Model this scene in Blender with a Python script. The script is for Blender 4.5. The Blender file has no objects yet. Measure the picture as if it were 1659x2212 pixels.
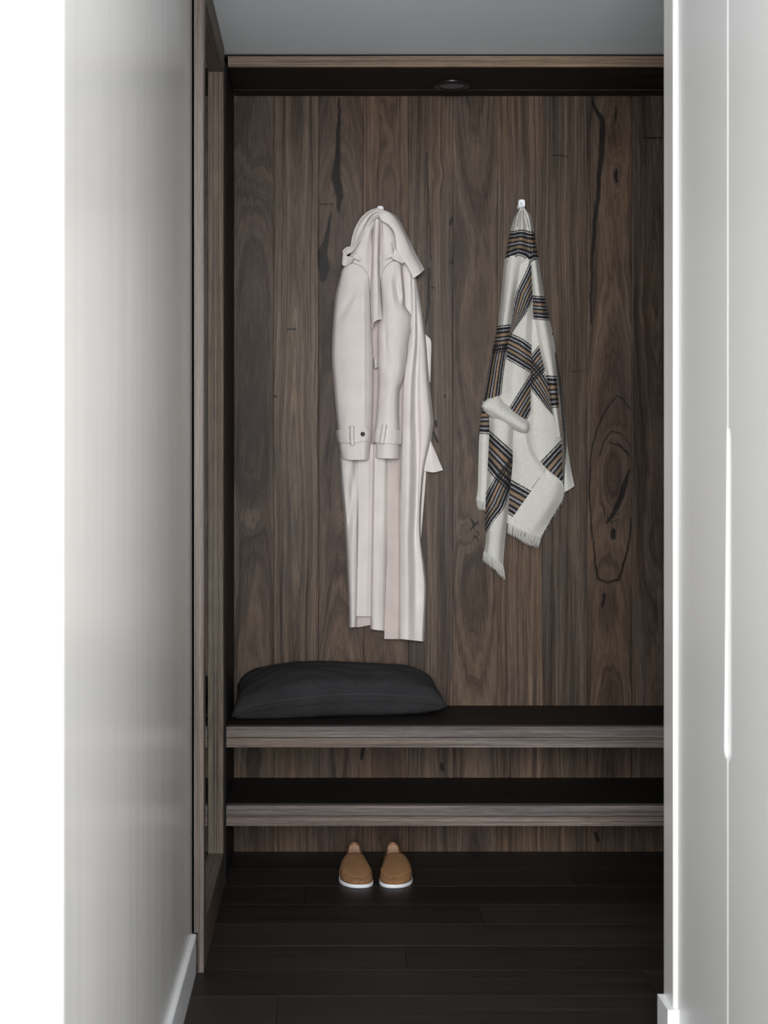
import bpy, bmesh, math, random
import numpy as np
from mathutils import Vector

# ---------------------------------------------------------------- scene frame
scene = bpy.context.scene
COL = scene.collection
F = 3362.0                    # focal length in pixels of the 1659 x 2212 frame
VX, VY = 698.0, 1018.0        # vanishing point
CZ = 1.173                    # camera height
WY = 4.8                      # timber back wall
def P(px, py, Y):
    return ((px - VX) * Y / F, Y, CZ - (py - VY) * Y / F)

cam_d = bpy.data.cameras.new('camera')
cam = bpy.data.objects.new('camera', cam_d); COL.objects.link(cam)
cam.location = (0, 0, CZ); cam.rotation_euler = (math.pi / 2, 0, 0)
cam_d.sensor_fit = 'VERTICAL'; cam_d.sensor_height = 36.0
cam_d.lens = F / 2212 * 36.0
cam_d.shift_x = (829.5 - VX) / 2212; cam_d.shift_y = -(1106 - VY) / 2212
cam_d.clip_start = 0.05
cam_d.dof.use_dof = True; cam_d.dof.focus_distance = 4.6; cam_d.dof.aperture_fstop = 6.3
scene.camera = cam

scene.view_settings.view_transform = 'Standard'
scene.view_settings.look = 'None'
scene.view_settings.exposure = 0.0
scene.view_settings.gamma = 1.0
scene.view_settings.use_curve_mapping = False

world = bpy.data.worlds.new('world'); scene.world = world; world.use_nodes = True
world.node_tree.nodes['Background'].inputs[0].default_value = (0.80, 0.88, 1.0, 1)
world.node_tree.nodes['Background'].inputs[1].default_value = 0.6

def area(name, loc, rot, sx, sy, power, color):
    l = bpy.data.lights.new(name, 'AREA'); l.shape = 'RECTANGLE'; l.size = sx; l.size_y = sy
    l.energy = power; l.color = color
    o = bpy.data.objects.new(name, l); COL.objects.link(o); o.location = loc; o.rotation_euler = rot
    return o
CEIL = 2.368
# daylight through the glazed wall of the room behind the camera
area('window_daylight', (-0.35, -2.32, 1.88), (math.radians(90), 0, 0), 1.9, 2.1, 355, (0.965, 0.985, 1.0))
area('side_fill', (2.44, -0.4, 1.7), (math.radians(90), 0, math.radians(90)), 2.6, 2.2, 42, (0.965, 0.985, 1.0))  # added fill lamp that brightens the left wall; no window known there

# ---------------------------------------------------------------- materials
def new_mat(name):
    m = bpy.data.materials.new(name); m.use_nodes = True
    nt = m.node_tree; b = nt.nodes['Principled BSDF']
    return m, nt, b
def node(nt, typ, **kw):
    n = nt.nodes.new(typ)
    for k, v in kw.items():
        setattr(n, k, v)
    return n
def ramp(nt, stops, interp='LINEAR'):
    n = nt.nodes.new('ShaderNodeValToRGB'); cr = n.color_ramp; cr.interpolation = interp
    while len(cr.elements) > 1: cr.elements.remove(cr.elements[-1])
    cr.elements[0].position = stops[0][0]; cr.elements[0].color = (*stops[0][1], 1)
    for p, c in stops[1:]:
        e = cr.elements.new(p); e.color = (*c, 1)
    return n
def mix(nt, mode, fac, a, b):
    n = nt.nodes.new('ShaderNodeMix'); n.data_type = 'RGBA'; n.blend_type = mode; n.clamp_factor = True
    for sock, v in ((n.inputs[0], fac), (n.inputs[6], a), (n.inputs[7], b)):
        if hasattr(v, 'is_output'): nt.links.new(v, sock)
        elif isinstance(v, (int, float)): sock.default_value = v
        else: sock.default_value = (*v, 1)
    return n.outputs[2]
def mth(nt, op, a, b=None, c=None):
    n = nt.nodes.new('ShaderNodeMath'); n.operation = op
    for i, v in enumerate((a, b, c)):
        if v is None: continue
        if hasattr(v, 'is_output'): nt.links.new(v, n.inputs[i])
        else: n.inputs[i].default_value = v
    return n.outputs[0]
def noise(nt, vec, scale, detail=3, rough=0.55):
    n = nt.nodes.new('ShaderNodeTexNoise'); n.inputs['Scale'].default_value = scale
    n.inputs['Detail'].default_value = detail; n.inputs['Roughness'].default_value = rough
    if vec is not None: nt.links.new(vec, n.inputs['Vector'])
    return n
def mapping(nt, vec, scale):
    n = nt.nodes.new('ShaderNodeMapping'); n.inputs['Scale'].default_value = scale
    nt.links.new(vec, n.inputs['Vector']); return n.outputs[0]
def bump(nt, b, height, strength, dist=0.001):
    n = nt.nodes.new('ShaderNodeBump'); n.inputs['Strength'].default_value = strength
    n.inputs['Distance'].default_value = dist
    nt.links.new(height, n.inputs['Height']); nt.links.new(n.outputs[0], b.inputs['Normal'])

def plain(name, color, rough=0.5, spec=0.5, metal=0.0, noise_amt=0.0, nscale=40):
    m, nt, b = new_mat(name)
    b.inputs['Roughness'].default_value = rough; b.inputs['Metallic'].default_value = metal
    b.inputs['Specular IOR Level'].default_value = spec
    tc = node(nt, 'ShaderNodeTexCoord')
    n = noise(nt, tc.outputs['Object'], nscale, 3)
    lo = tuple(c * (1 - noise_amt) for c in color); hi = tuple(min(1, c * (1 + noise_amt)) for c in color)
    r = ramp(nt, [(0.25, lo), (0.75, hi)])
    nt.links.new(n.outputs[0], r.inputs[0]); nt.links.new(r.outputs[0], b.inputs['Base Color'])
    return m

def paint(name, color, rough, spec=0.5, streak=0.0):
    m, nt, b = new_mat(name)
    b.inputs['Roughness'].default_value = rough; b.inputs['Specular IOR Level'].default_value = spec
    tc = node(nt, 'ShaderNodeTexCoord')
    n = noise(nt, mapping(nt, tc.outputs['Object'], (1, 9, 0.35)), 3.0, 3)
    lo = tuple(c * (1 - streak) for c in color); hi = tuple(min(1, c * (1 + streak)) for c in color)
    r = ramp(nt, [(0.3, lo), (0.7, hi)])
    nt.links.new(n.outputs[0], r.inputs[0]); nt.links.new(r.outputs[0], b.inputs['Base Color'])
    n2 = noise(nt, mapping(nt, tc.outputs['Object'], (1, 14, 0.8)), 8.0, 3)
    bump(nt, b, n2.outputs[0], 0.05, 0.004)
    return m

def wood(name, dark, mid, light, rough=0.5, spec=0.35, ringfreq=55.0, contrast=1.0, tint=((1.06, 0.97, 0.90), (0.93, 0.94, 0.99))):
    """gc attribute: x = growth-ring distance, y = across the grain, z = along the grain (metres); vein = dark gum mask"""
    m, nt, b = new_mat(name)
    at = node(nt, 'ShaderNodeAttribute', attribute_name='gc')
    ve = node(nt, 'ShaderNodeAttribute', attribute_name='vein')
    sep = node(nt, 'ShaderNodeSeparateXYZ'); nt.links.new(at.outputs['Vector'], sep.inputs[0])
    def comb(x, y, z):
        c = node(nt, 'ShaderNodeCombineXYZ')
        for i, v in enumerate((x, y, z)):
            if hasattr(v, 'is_output'): nt.links.new(v, c.inputs[i])
            else: c.inputs[i].default_value = v
        return c.outputs[0]
    rx = mth(nt, 'MULTIPLY', sep.outputs[0], ringfreq)
    zz = mth(nt, 'MULTIPLY', sep.outputs[2], 1.1)
    n1 = noise(nt, comb(rx, 0.0, zz), 1.0, 5, 0.62)
    r1 = ramp(nt, [(0.30, dark), (0.47, mid), (0.62, tuple((a * 0.55 + c * 0.45) for a, c in zip(mid, light))), (0.76, light)])
    nt.links.new(n1.outputs[0], r1.inputs[0])
    # fine dark late-wood lines
    n2 = noise(nt, comb(mth(nt, 'MULTIPLY', sep.outputs[0], ringfreq * 4.5), 3.3, mth(nt, 'MULTIPLY', sep.outputs[2], 2.2)), 1.0, 3, 0.6)
    r2 = ramp(nt, [(0.30, (0.50, 0.48, 0.48)), (0.52, (1.0, 1.0, 1.0)), (0.75, (1.38, 1.34, 1.28))])
    nt.links.new(n2.outputs[0], r2.inputs[0])
    c = mix(nt, 'MULTIPLY', min(1.0, 0.85 * contrast), r1.outputs[0], r2.outputs[0])
    # fibres / pores
    fb = comb(mth(nt, 'MULTIPLY', sep.outputs[1], 620.0), 0.7, mth(nt, 'MULTIPLY', sep.outputs[2], 16.0))
    n3 = noise(nt, fb, 1.0, 3, 0.7)
    r3 = ramp(nt, [(0.30, (0.42, 0.40, 0.39)), (0.5, (1, 1, 1)), (0.75, (1.45, 1.43, 1.40))])
    nt.links.new(n3.outputs[0], r3.inputs[0])
    c = mix(nt, 'MULTIPLY', 0.8, c, r3.outputs[0])
    # slow hue drift along the board
    n4 = noise(nt, comb(mth(nt, 'MULTIPLY', sep.outputs[1], 7.0), 1.7, mth(nt, 'MULTIPLY', sep.outputs[2], 1.3)), 1.0, 3, 0.5)
    r4 = ramp(nt, [(0.32, tint[1]), (0.66, tint[0])])
    nt.links.new(n4.outputs[0], r4.inputs[0])
    c = mix(nt, 'MULTIPLY', 1.0, c, r4.outputs[0])
    nv = noise(nt, comb(mth(nt, 'MULTIPLY', sep.outputs[1], 300.0), 0.2, mth(nt, 'MULTIPLY', sep.outputs[2], 60.0)), 1.0, 3, 0.7)
    vm = mth(nt, 'ADD', ve.outputs['Fac'], mth(nt, 'MULTIPLY_ADD', nv.outputs[0], 0.9, -0.52))
    vm2 = node(nt, 'ShaderNodeMapRange', interpolation_type='SMOOTHSTEP'); nt.links.new(vm, vm2.inputs[0])
    vm2.inputs[1].default_value = 0.05; vm2.inputs[2].default_value = 1.0; vm2.inputs[4].default_value = 0.92
    c = mix(nt, 'MIX', vm2.outputs[0], c, (0.0075, 0.0068, 0.0068))
    nt.links.new(c, b.inputs['Base Color'])
    b.inputs['Roughness'].default_value = rough; b.inputs['Specular IOR Level'].default_value = spec
    bump(nt, b, n3.outputs[0], 0.25, 0.0006)
    return m

def cloth(name, color, rough=0.9, scale=900, amt=0.12, sheen=0.25, big=0.05, bstr=0.35):
    m, nt, b = new_mat(name)
    tc = node(nt, 'ShaderNodeTexCoord')
    n = noise(nt, tc.outputs['Object'], scale, 2, 0.6)
    n2 = noise(nt, tc.outputs['Object'], 14, 3)
    lo = tuple(c * (1 - amt) for c in color); hi = tuple(min(1, c * (1 + amt)) for c in color)
    r = ramp(nt, [(0.3, lo), (0.7, hi)]); nt.links.new(n.outputs[0], r.inputs[0])
    r2 = ramp(nt, [(0.3, (1 - big,) * 3), (0.7, (1 + big,) * 3)]); nt.links.new(n2.outputs[0], r2.inputs[0])
    c = mix(nt, 'MULTIPLY', 1.0, r.outputs[0], r2.outputs[0])
    nt.links.new(c, b.inputs['Base Color'])
    b.inputs['Roughness'].default_value = rough; b.inputs['Specular IOR Level'].default_value = 0.2
    b.inputs['Sheen Weight'].default_value = sheen; b.inputs['Sheen Roughness'].default_value = 0.5
    bump(nt, b, n.outputs[0], bstr, 0.0008)
    return m

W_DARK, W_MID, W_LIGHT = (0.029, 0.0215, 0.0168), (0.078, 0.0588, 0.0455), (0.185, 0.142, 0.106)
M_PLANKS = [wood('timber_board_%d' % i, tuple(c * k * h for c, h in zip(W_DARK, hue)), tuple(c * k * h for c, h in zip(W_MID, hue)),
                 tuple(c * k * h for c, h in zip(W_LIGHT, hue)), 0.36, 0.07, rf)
            for i, (k, hue, rf) in enumerate([(0.98, (1, 1, 1), 34), (1.28, (1.0, 1.0, 0.97), 60), (1.08, (1.0, 0.97, 0.98), 38), (1.0, (1.05, 0.98, 0.94), 44),  # board factors: wood variation, with left sheen and dim right end painted in
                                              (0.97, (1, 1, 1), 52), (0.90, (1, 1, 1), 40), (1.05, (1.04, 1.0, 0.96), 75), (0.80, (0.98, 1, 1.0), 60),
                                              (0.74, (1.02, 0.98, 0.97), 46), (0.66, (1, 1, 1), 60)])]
M_EDGE = wood('timber_edge', (0.070, 0.057, 0.050), (0.145, 0.120, 0.106), (0.26, 0.218, 0.19), 0.42, 0.14, 85)
M_EDGE2 = wood('timber_edge_upper', (0.066, 0.058, 0.056), (0.122, 0.108, 0.104), (0.205, 0.182, 0.174), 0.42, 0.14, 60)
M_TRIM = wood('timber_trim', (0.085, 0.060, 0.042), (0.17, 0.124, 0.088), (0.27, 0.205, 0.15), 0.5, 0.2, 90)
M_POST = wood('timber_post', (0.075, 0.060, 0.051), (0.150, 0.122, 0.104), (0.25, 0.206, 0.178), 0.40, 0.34, 110)
M_POST2 = wood('timber_back_post', (0.060, 0.049, 0.038), (0.130, 0.108, 0.085), (0.23, 0.19, 0.148), 0.45, 0.10, 110)
M_SHELF = wood('timber_shelf_shaded', (0.010, 0.0085, 0.0075), (0.016, 0.014, 0.0125), (0.026, 0.022, 0.019), 0.6, 0.12, 50)  # shade on the shelf tops put into the colour; front edges stay lighter
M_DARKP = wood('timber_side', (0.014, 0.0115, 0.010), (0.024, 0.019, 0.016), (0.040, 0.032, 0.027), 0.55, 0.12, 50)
M_FLOOR = [wood('floor_board_%d' % i, tuple(c * k for c in (0.009, 0.0078, 0.0068)), tuple(c * k for c in (0.017, 0.0140, 0.0118)),
                tuple(c * k for c in (0.032, 0.026, 0.021)), 0.5, 0.3, 45) for i, k in enumerate((0.9, 1.05, 1.25))]
M_WALL = paint('wall_paint', (0.70, 0.685, 0.66), 0.20, 0.55, 0.05)  # colour streaks stand in for stretched reflections of boards and coat
M_WALLB = paint('wall_paint_matt', (0.80, 0.80, 0.80), 0.5, 0.4, 0.01)
M_CEIL = paint('ceiling_paint', (0.88, 0.925, 0.975), 0.8, 0.15, 0.01)
M_WALLF = paint('wall_paint_bright', (0.36, 0.36, 0.36), 0.5, 0.2, 0.01)
M_BOUNCE = plain('pale_bounce', (0.72, 0.70, 0.66), 0.9, 0.1, 0, 0.08, 60)
M_WARD = paint('wardrobe_lacquer', (0.66, 0.655, 0.645), 0.32, 0.5, 0.01)
M_WHITE = plain('white_gloss_paint', (0.80, 0.81, 0.83), 0.3, 0.5, 0, 0.02)
M_DARKGAP = plain('dark_gap', (0.010, 0.010, 0.012), 0.8, 0.2, 0, 0.05)
M_BLACK = plain('black_metal', (0.012, 0.012, 0.013), 0.28, 0.5, 0.0, 0.05)
M_LENS = plain('frosted_lens', (0.16, 0.16, 0.165), 0.35, 0.5, 0, 0.03)
M_MIRROR = plain('mirror_silver', (0.86, 0.89, 0.88), 0.015, 0.5, 1.0, 0.0)
M_HOOK = plain('white_enamel', (0.84, 0.86, 0.90), 0.3, 0.5, 0, 0.02)
M_CREASE_GLINT = plain('grey_crease_glint', (0.22, 0.23, 0.26), 0.6, 0.3, 0, 0.02)
M_WOOL = cloth('coat_wool', (0.72, 0.66, 0.63), amt=0.07, sheen=0.0)
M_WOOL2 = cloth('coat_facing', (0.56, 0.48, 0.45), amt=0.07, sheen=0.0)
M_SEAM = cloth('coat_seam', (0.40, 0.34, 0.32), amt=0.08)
M_BUTTON = plain('black_horn_button', (0.008, 0.007, 0.007), 0.4, 0.15, 0, 0.1)
M_LINEN = cloth('charcoal_linen', (0.028, 0.028, 0.0295), 0.95, 520, 0.42, 0.0, 0.14, 0.6)
M_STITCH = plain('grey_thread', (0.11, 0.11, 0.115), 0.8, 0.2, 0, 0.2, 300)
M_SUEDE = cloth('tan_suede', (0.225, 0.120, 0.056), 0.9, 1200, 0.10, 0.0, 0.10, 0.3)
M_SUEDE2 = cloth('tan_piping', (0.17, 0.075, 0.030), 0.9, 1200, 0.10, 0.0, 0.05, 0.3)
M_LINING = cloth('shoe_lining', (0.30, 0.17, 0.105), 0.9, 900, 0.08, 0.0, 0.05, 0.2)
M_SOLE = plain('white_rubber', (0.74, 0.75, 0.78), 0.45, 0.4, 0, 0.03)
M_THREAD = plain('tan_thread', (0.45, 0.25, 0.11), 0.8, 0.2, 0, 0.1, 300)

def plaid_material():
    m, nt, b = new_mat('plaid_wool')
    cream = (0.60, 0.58, 0.535); black = (0.020, 0.019, 0.024); white = (0.66, 0.66, 0.66)
    lil = (0.27, 0.265, 0.275); tan = (0.270, 0.185, 0.118); oli = (0.215, 0.165, 0.108)
    seq = [(0, black), (.04, white), (.075, black), (.165, lil), (.215, black), (.30, tan), (.405, black), (.465, lil), (.525, black),
           (.60, oli), (.695, black), (.775, lil), (.825, black), (.925, white), (.96, black)]
    stops = [(0.0, cream)] + [((p + 0.5) / 2.0, c) for p, c in seq] + [(0.75, cream)]
    tc = node(nt, 'ShaderNodeTexCoord')
    jit = noise(nt, tc.outputs['Object'], 520, 3, 0.75)
    cols = []
    for ch in 'abcd':
        at = node(nt, 'ShaderNodeAttribute', attribute_name='band_' + ch)
        v = mth(nt, 'MULTIPLY_ADD', jit.outputs[0], 0.15, mth(nt, 'SUBTRACT', at.outputs['Fac'], 0.075))
        fac = mth(nt, 'MULTIPLY', mth(nt, 'ADD', v, 0.5), 0.5)
        r = ramp(nt, stops, 'CONSTANT'); nt.links.new(fac, r.inputs[0]); cols.append(r.outputs[0])
    c = cols[0]
    for k in cols[1:]: c = mix(nt, 'DARKEN', 1.0, c, k)
    n = noise(nt, tc.outputs['Object'], 750, 2, 0.7)
    r = ramp(nt, [(0.3, (0.66, 0.66, 0.66)), (0.7, (1.28, 1.28, 1.28))]); nt.links.new(n.outputs[0], r.inputs[0])
    c = mix(nt, 'MULTIPLY', 1.0, c, r.outputs[0])
    nt.links.new(c, b.inputs['Base Color'])
    b.inputs['Roughness'].default_value = 0.95; b.inputs['Specular IOR Level'].default_value = 0.15
    bump(nt, b, n.outputs[0], 0.5, 0.0012)
    return m
M_PLAID = plaid_material()
M_DSTITCH = plain('grey_wool_thread', (0.12, 0.11, 0.10), 0.9, 0.1, 0, 0.1, 300)
M_FRINGE = cloth('wool_fringe', (0.54, 0.525, 0.49), amt=0.12, sheen=0.0)

# ---------------------------------------------------------------- mesh helpers
def mesh_np(name, V, Q, mat, parent=None, smooth=True, attrs=None, tris=None):
    V = np.asarray(V, np.float32); Q = np.asarray(Q, np.int32)
    me = bpy.data.meshes.new(name)
    me.vertices.add(len(V)); me.vertices.foreach_set('co', V.ravel())
    nq = len(Q); T = np.asarray(tris, np.int32) if tris is not None and len(tris) else np.zeros((0, 3), np.int32)
    me.loops.add(nq * 4 + len(T) * 3); me.polygons.add(nq + len(T))
    me.loops.foreach_set('vertex_index', np.concatenate([Q.ravel(), T.ravel()]).astype(np.int32))
    starts = np.concatenate([np.arange(nq) * 4, nq * 4 + np.arange(len(T)) * 3]).astype(np.int32)
    me.polygons.foreach_set('loop_start', starts)
    me.polygons.foreach_set('use_smooth', np.full(nq + len(T), smooth, bool))
    for k, a in (attrs or {}).items():
        a = np.asarray(a, np.float32)
        at = me.attributes.new(k, 'FLOAT_VECTOR' if a.ndim == 2 else 'FLOAT', 'POINT')
        at.data.foreach_set('vector' if a.ndim == 2 else 'value', a.ravel())
    me.update(calc_edges=True); me.validate()
    me.materials.append(mat)
    o = bpy.data.objects.new(name, me); COL.objects.link(o)
    if parent is not None: o.parent = parent
    return o

def tag(o, label, cat, group=None):
    o['label'] = label; o['category'] = cat
    if group: o['group'] = group
    return o
def struct(o, label=None):
    o['kind'] = 'structure'
    if label: o['label'] = label
    return o
def empty(name, loc, label, cat, group=None):
    o = bpy.data.objects.new(name, None); COL.objects.link(o); o.empty_display_size = 0.05
    o.location = loc
    bpy.context.view_layer.update()
    return tag(o, label, cat, group)
def keep(o, parent):
    """parent a world-space mesh to an (unrotated) empty without moving it"""
    o.parent = parent
    me = o.data; off = Vector(parent.location); q = parent.parent
    while q is not None: off += q.location; q = q.parent
    n = len(me.vertices); a = np.zeros(n * 3, np.float32); me.vertices.foreach_get('co', a)
    a = a.reshape(-1, 3) - np.array(off, np.float32); me.vertices.foreach_set('co', a.ravel()); me.update()
    return o

RNG = np.random.RandomState(7)
def box(name, x0, x1, y0, y1, z0, z1, mat, parent=None, bev=0.0, along=None, seed=None):
    """bevelled box in world space; 'along' = grain axis for timber"""
    bm = bmesh.new(); bmesh.ops.create_cube(bm, size=1.0)
    for v in bm.verts:
        v.co = Vector(((x0 + x1) / 2 + v.co.x * (x1 - x0), (y0 + y1) / 2 + v.co.y * (y1 - y0), (z0 + z1) / 2 + v.co.z * (z1 - z0)))
    if bev > 0:
        bmesh.ops.bevel(bm, geom=list(bm.edges), offset=bev, segments=2, profile=0.5, affect='EDGES')
    me = bpy.data.meshes.new(name); bm.to_mesh(me); bm.free()
    if along:
        n = len(me.vertices); a = np.zeros(n * 3, np.float32); me.vertices.foreach_get('co', a); a = a.reshape(-1, 3)
        s = RNG.rand(3) * 9 if seed is None else np.random.RandomState(seed).rand(3) * 9
        k = 'xyz'.index(along); oth = [i for i in range(3) if i != k]
        ac = a[:, oth[0]] + a[:, oth[1]] * 1.07
        gc = np.stack([ac + s[0], ac + s[1], a[:, k] + s[2]], 1)
        at = me.attributes.new('gc', 'FLOAT_VECTOR', 'POINT'); at.data.foreach_set('vector', gc.astype(np.float32).ravel())
        at = me.attributes.new('vein', 'FLOAT', 'POINT'); at.data.foreach_set('value', np.zeros(n, np.float32))
    me.materials.append(mat)
    o = bpy.data.objects.new(name, me); COL.objects.link(o)
    if parent is not None: keep(o, parent)
    return o

def prism(name, pts, axis, a0, a1, mat, parent=None, along=None, bev=0.0):
    """extrude polygon pts (2D in the two other axes, in order) between a0 and a1 along axis"""
    k = 'xyz'.index(axis); oth = [i for i in range(3) if i != k]
    bm = bmesh.new(); vs = []
    for p in pts:
        c = [0, 0, 0]; c[oth[0]] = p[0]; c[oth[1]] = p[1]; c[k] = a0
        vs.append(bm.verts.new(c))
    f = bm.faces.new(vs)
    r = bmesh.ops.extrude_face_region(bm, geom=[f])
    d = Vector((0, 0, 0)); d[k] = a1 - a0
    bmesh.ops.translate(bm, verts=[v for v in r['geom'] if isinstance(v, bmesh.types.BMVert)], vec=d)
    bmesh.ops.recalc_face_normals(bm, faces=bm.faces)
    if bev > 0:
        bmesh.ops.bevel(bm, geom=list(bm.edges), offset=bev, segments=2, profile=0.5, affect='EDGES')
    me = bpy.data.meshes.new(name); bm.to_mesh(me); bm.free()
    if along:
        n = len(me.vertices); a = np.zeros(n * 3, np.float32); me.vertices.foreach_get('co', a); a = a.reshape(-1, 3)
        s = RNG.rand(3) * 9; kk = 'xyz'.index(along); ot = [i for i in range(3) if i != kk]
        ac = a[:, ot[0]] + a[:, ot[1]] * 1.07
        at = me.attributes.new('gc', 'FLOAT_VECTOR', 'POINT')
        at.data.foreach_set('vector', np.stack([ac + s[0], ac + s[1], a[:, kk] + s[2]], 1).astype(np.float32).ravel())
    me.materials.append(mat)
    o = bpy.data.objects.new(name, me); COL.objects.link(o)
    if parent is not None: keep(o, parent)
    return o

def tube(name, pts, r, mat, parent=None, n=6, closed=False):
    pts = np.asarray(pts, float); m = len(pts)
    rr = np.full(m, r) if np.isscalar(r) else np.asarray(r, float)
    T = np.gradient(pts, axis=0) if not closed else (np.roll(pts, -1, 0) - np.roll(pts, 1, 0))
    T /= np.linalg.norm(T, axis=1)[:, None] + 1e-12
    ref = np.array([0.13, 0.21, 0.97]) if abs(T[:, 2]).mean() < 0.8 else np.array([1.0, 0.1, 0.05])
    A = np.cross(T, ref); A /= np.linalg.norm(A, axis=1)[:, None] + 1e-12
    B = np.cross(T, A)
    th = np.arange(n) * 2 * math.pi / n
    V = pts[:, None, :] + rr[:, None, None] * (np.cos(th)[None, :, None] * A[:, None, :] + np.sin(th)[None, :, None] * B[:, None, :])
    V = V.reshape(-1, 3); Q = []
    for i in range(m if closed else m - 1):
        for j in range(n):
            a = i * n + j; b = i * n + (j + 1) % n; i2 = (i + 1) % m
            Q.append((a, b, i2 * n + (j + 1) % n, i2 * n + j))
    if not closed:
        V = np.concatenate([V, pts[:1], pts[-1:]]); tr = []
        c0, c1 = len(V) - 2, len(V) - 1
        for j in range(n):
            tr.append((c0, (j + 1) % n, j)); tr.append((c1, (m - 1) * n + j, (m - 1) * n + (j + 1) % n))
        return mesh_np(name, V, Q, mat, parent, tris=tr)
    return mesh_np(name, V, Q, mat, parent)

def catmull(C, n, closed=False):
    """C (k, ...) control values -> sampled along axis 0 with n samples per segment"""
    C = np.asarray(C, float); k = len(C)
    if closed:
        P0, P1, P2, P3 = np.roll(C, 1, 0), C, np.roll(C, -1, 0), np.roll(C, -2, 0)
    else:
        E = np.concatenate([[2 * C[0] - C[1]], C, [2 * C[-1] - C[-2]]])
        P0, P1, P2, P3 = E[:-3], E[1:-2], E[2:-1], E[3:]
    t = (np.arange(n) / n).reshape((1, n) + (1,) * (C.ndim - 1))
    P0, P1, P2, P3 = (p[:, None] for p in (P0, P1, P2, P3))
    s = 0.42
    m1, m2 = s * (P2 - P0), s * (P3 - P1)
    t2, t3 = t * t, t * t * t
    R = (2 * t3 - 3 * t2 + 1) * P1 + (t3 - 2 * t2 + t) * m1 + (-2 * t3 + 3 * t2) * P2 + (t3 - t2) * m2
    R = R.reshape((-1,) + C.shape[1:])
    return R if closed else np.concatenate([R, C[-1:]])

def shell(name, G, mat, parent=None, thick=0.003, closed=False, chans=None):
    """G (rows, cols, 3) outer surface -> shell with thickness and square rims"""
    R, Cn = G.shape[:2]
    gu = (np.roll(G, -1, 1) - np.roll(G, 1, 1)) if closed else np.gradient(G, axis=1)
    gv = np.gradient(G, axis=0)
    N = np.cross(gv, gu); N /= np.linalg.norm(N, axis=2)[:, :, None] + 1e-12
    if not closed and N[:, :, 1].mean() > 0: N = -N
    B = G - N * thick
    if not closed:
        B[:, :, 1] = np.minimum(B[:, :, 1], WY - 0.001)
    V = np.concatenate([G.reshape(-1, 3), B.reshape(-1, 3)]); off = R * Cn
    idx = np.arange(R * Cn).reshape(R, Cn)
    a = idx[:-1]; b = idx[1:]
    if closed:
        Q = np.stack([a, np.roll(a, -1, 1), np.roll(b, -1, 1), b], -1).reshape(-1, 4)
    else:
        Q = np.stack([a[:, :-1], a[:, 1:], b[:, 1:], b[:, :-1]], -1).reshape(-1, 4)
    # orientation: make front faces follow N
    e1 = V[Q[:, 1]] - V[Q[:, 0]]; e2 = V[Q[:, 3]] - V[Q[:, 0]]
    fn = np.cross(e1, e2); want = N.reshape(-1, 3)[Q[:, 0]]
    if (fn * want).sum(1).mean() < 0: Q = Q[:, ::-1]
    Qall = [Q, Q[:, ::-1] + off]
    rims = [idx[0], idx[-1]] + ([] if closed else [idx[:, 0], idx[:, -1]])
    extra = []; base = len(V); src = []
    for r_i, line in enumerate(rims):
        if closed: line = np.concatenate([line, line[:1]])
        n = len(line); v = np.concatenate([V[line], V[line + off]]); extra.append(v); src.append(np.concatenate([line, line]))
        k = np.arange(n - 1)
        q = np.stack([base + k, base + k + 1, base + n + k + 1, base + n + k], 1)
        Qall.append(q); base += 2 * n
    Vall = np.concatenate([V] + extra)
    attrs = {}
    if chans:
        s = np.concatenate([np.arange(off), np.arange(off)] + src)
        for k, arr in chans.items(): attrs[k] = arr.reshape(-1)[s]
    return mesh_np(name, Vall, np.concatenate(Qall), mat, parent, attrs=attrs)

def seg_signed(X, Y, poly):
    poly = np.asarray(poly, float); best = np.full(X.shape, 1e9); sg = np.zeros(X.shape)
    n = len(poly)
    for i in range(n - 1):
        ax, ay = poly[i]; bx, by = poly[i + 1]; dx, dy = bx - ax, by - ay; L2 = dx * dx + dy * dy
        t = ((X - ax) * dx + (Y - ay) * dy) / L2
        lo = -50 if i == 0 else 0; hi = 50 if i == n - 2 else 1
        t = np.clip(t, lo, hi)
        ex, ey = X - (ax + t * dx), Y - (ay + t * dy); d = np.hypot(ex, ey)
        s = np.sign(dx * (Y - ay) - dy * (X - ax))
        m = d < best; best = np.where(m, d, best); sg = np.where(m, s, sg)
    return best * sg
def band_val(X, Y, e0, e1):
    s0 = seg_signed(X, Y, e0); s1 = seg_signed(X, Y, e1)
    # orient so that s0 is positive at the middle of e1
    mx = np.array([np.mean(np.asarray(e1), 0)]); o = np.sign(seg_signed(mx[:, 0], mx[:, 1], e0))[0]
    s0 = s0 * o; s1 = s1 * o
    den = s0 - s1; den = np.where(np.abs(den) < 1e-6, 1e-6, den)
    return np.clip(np.where(den > 0, s0 / den, 2.0), -0.45, 1.45)

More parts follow.
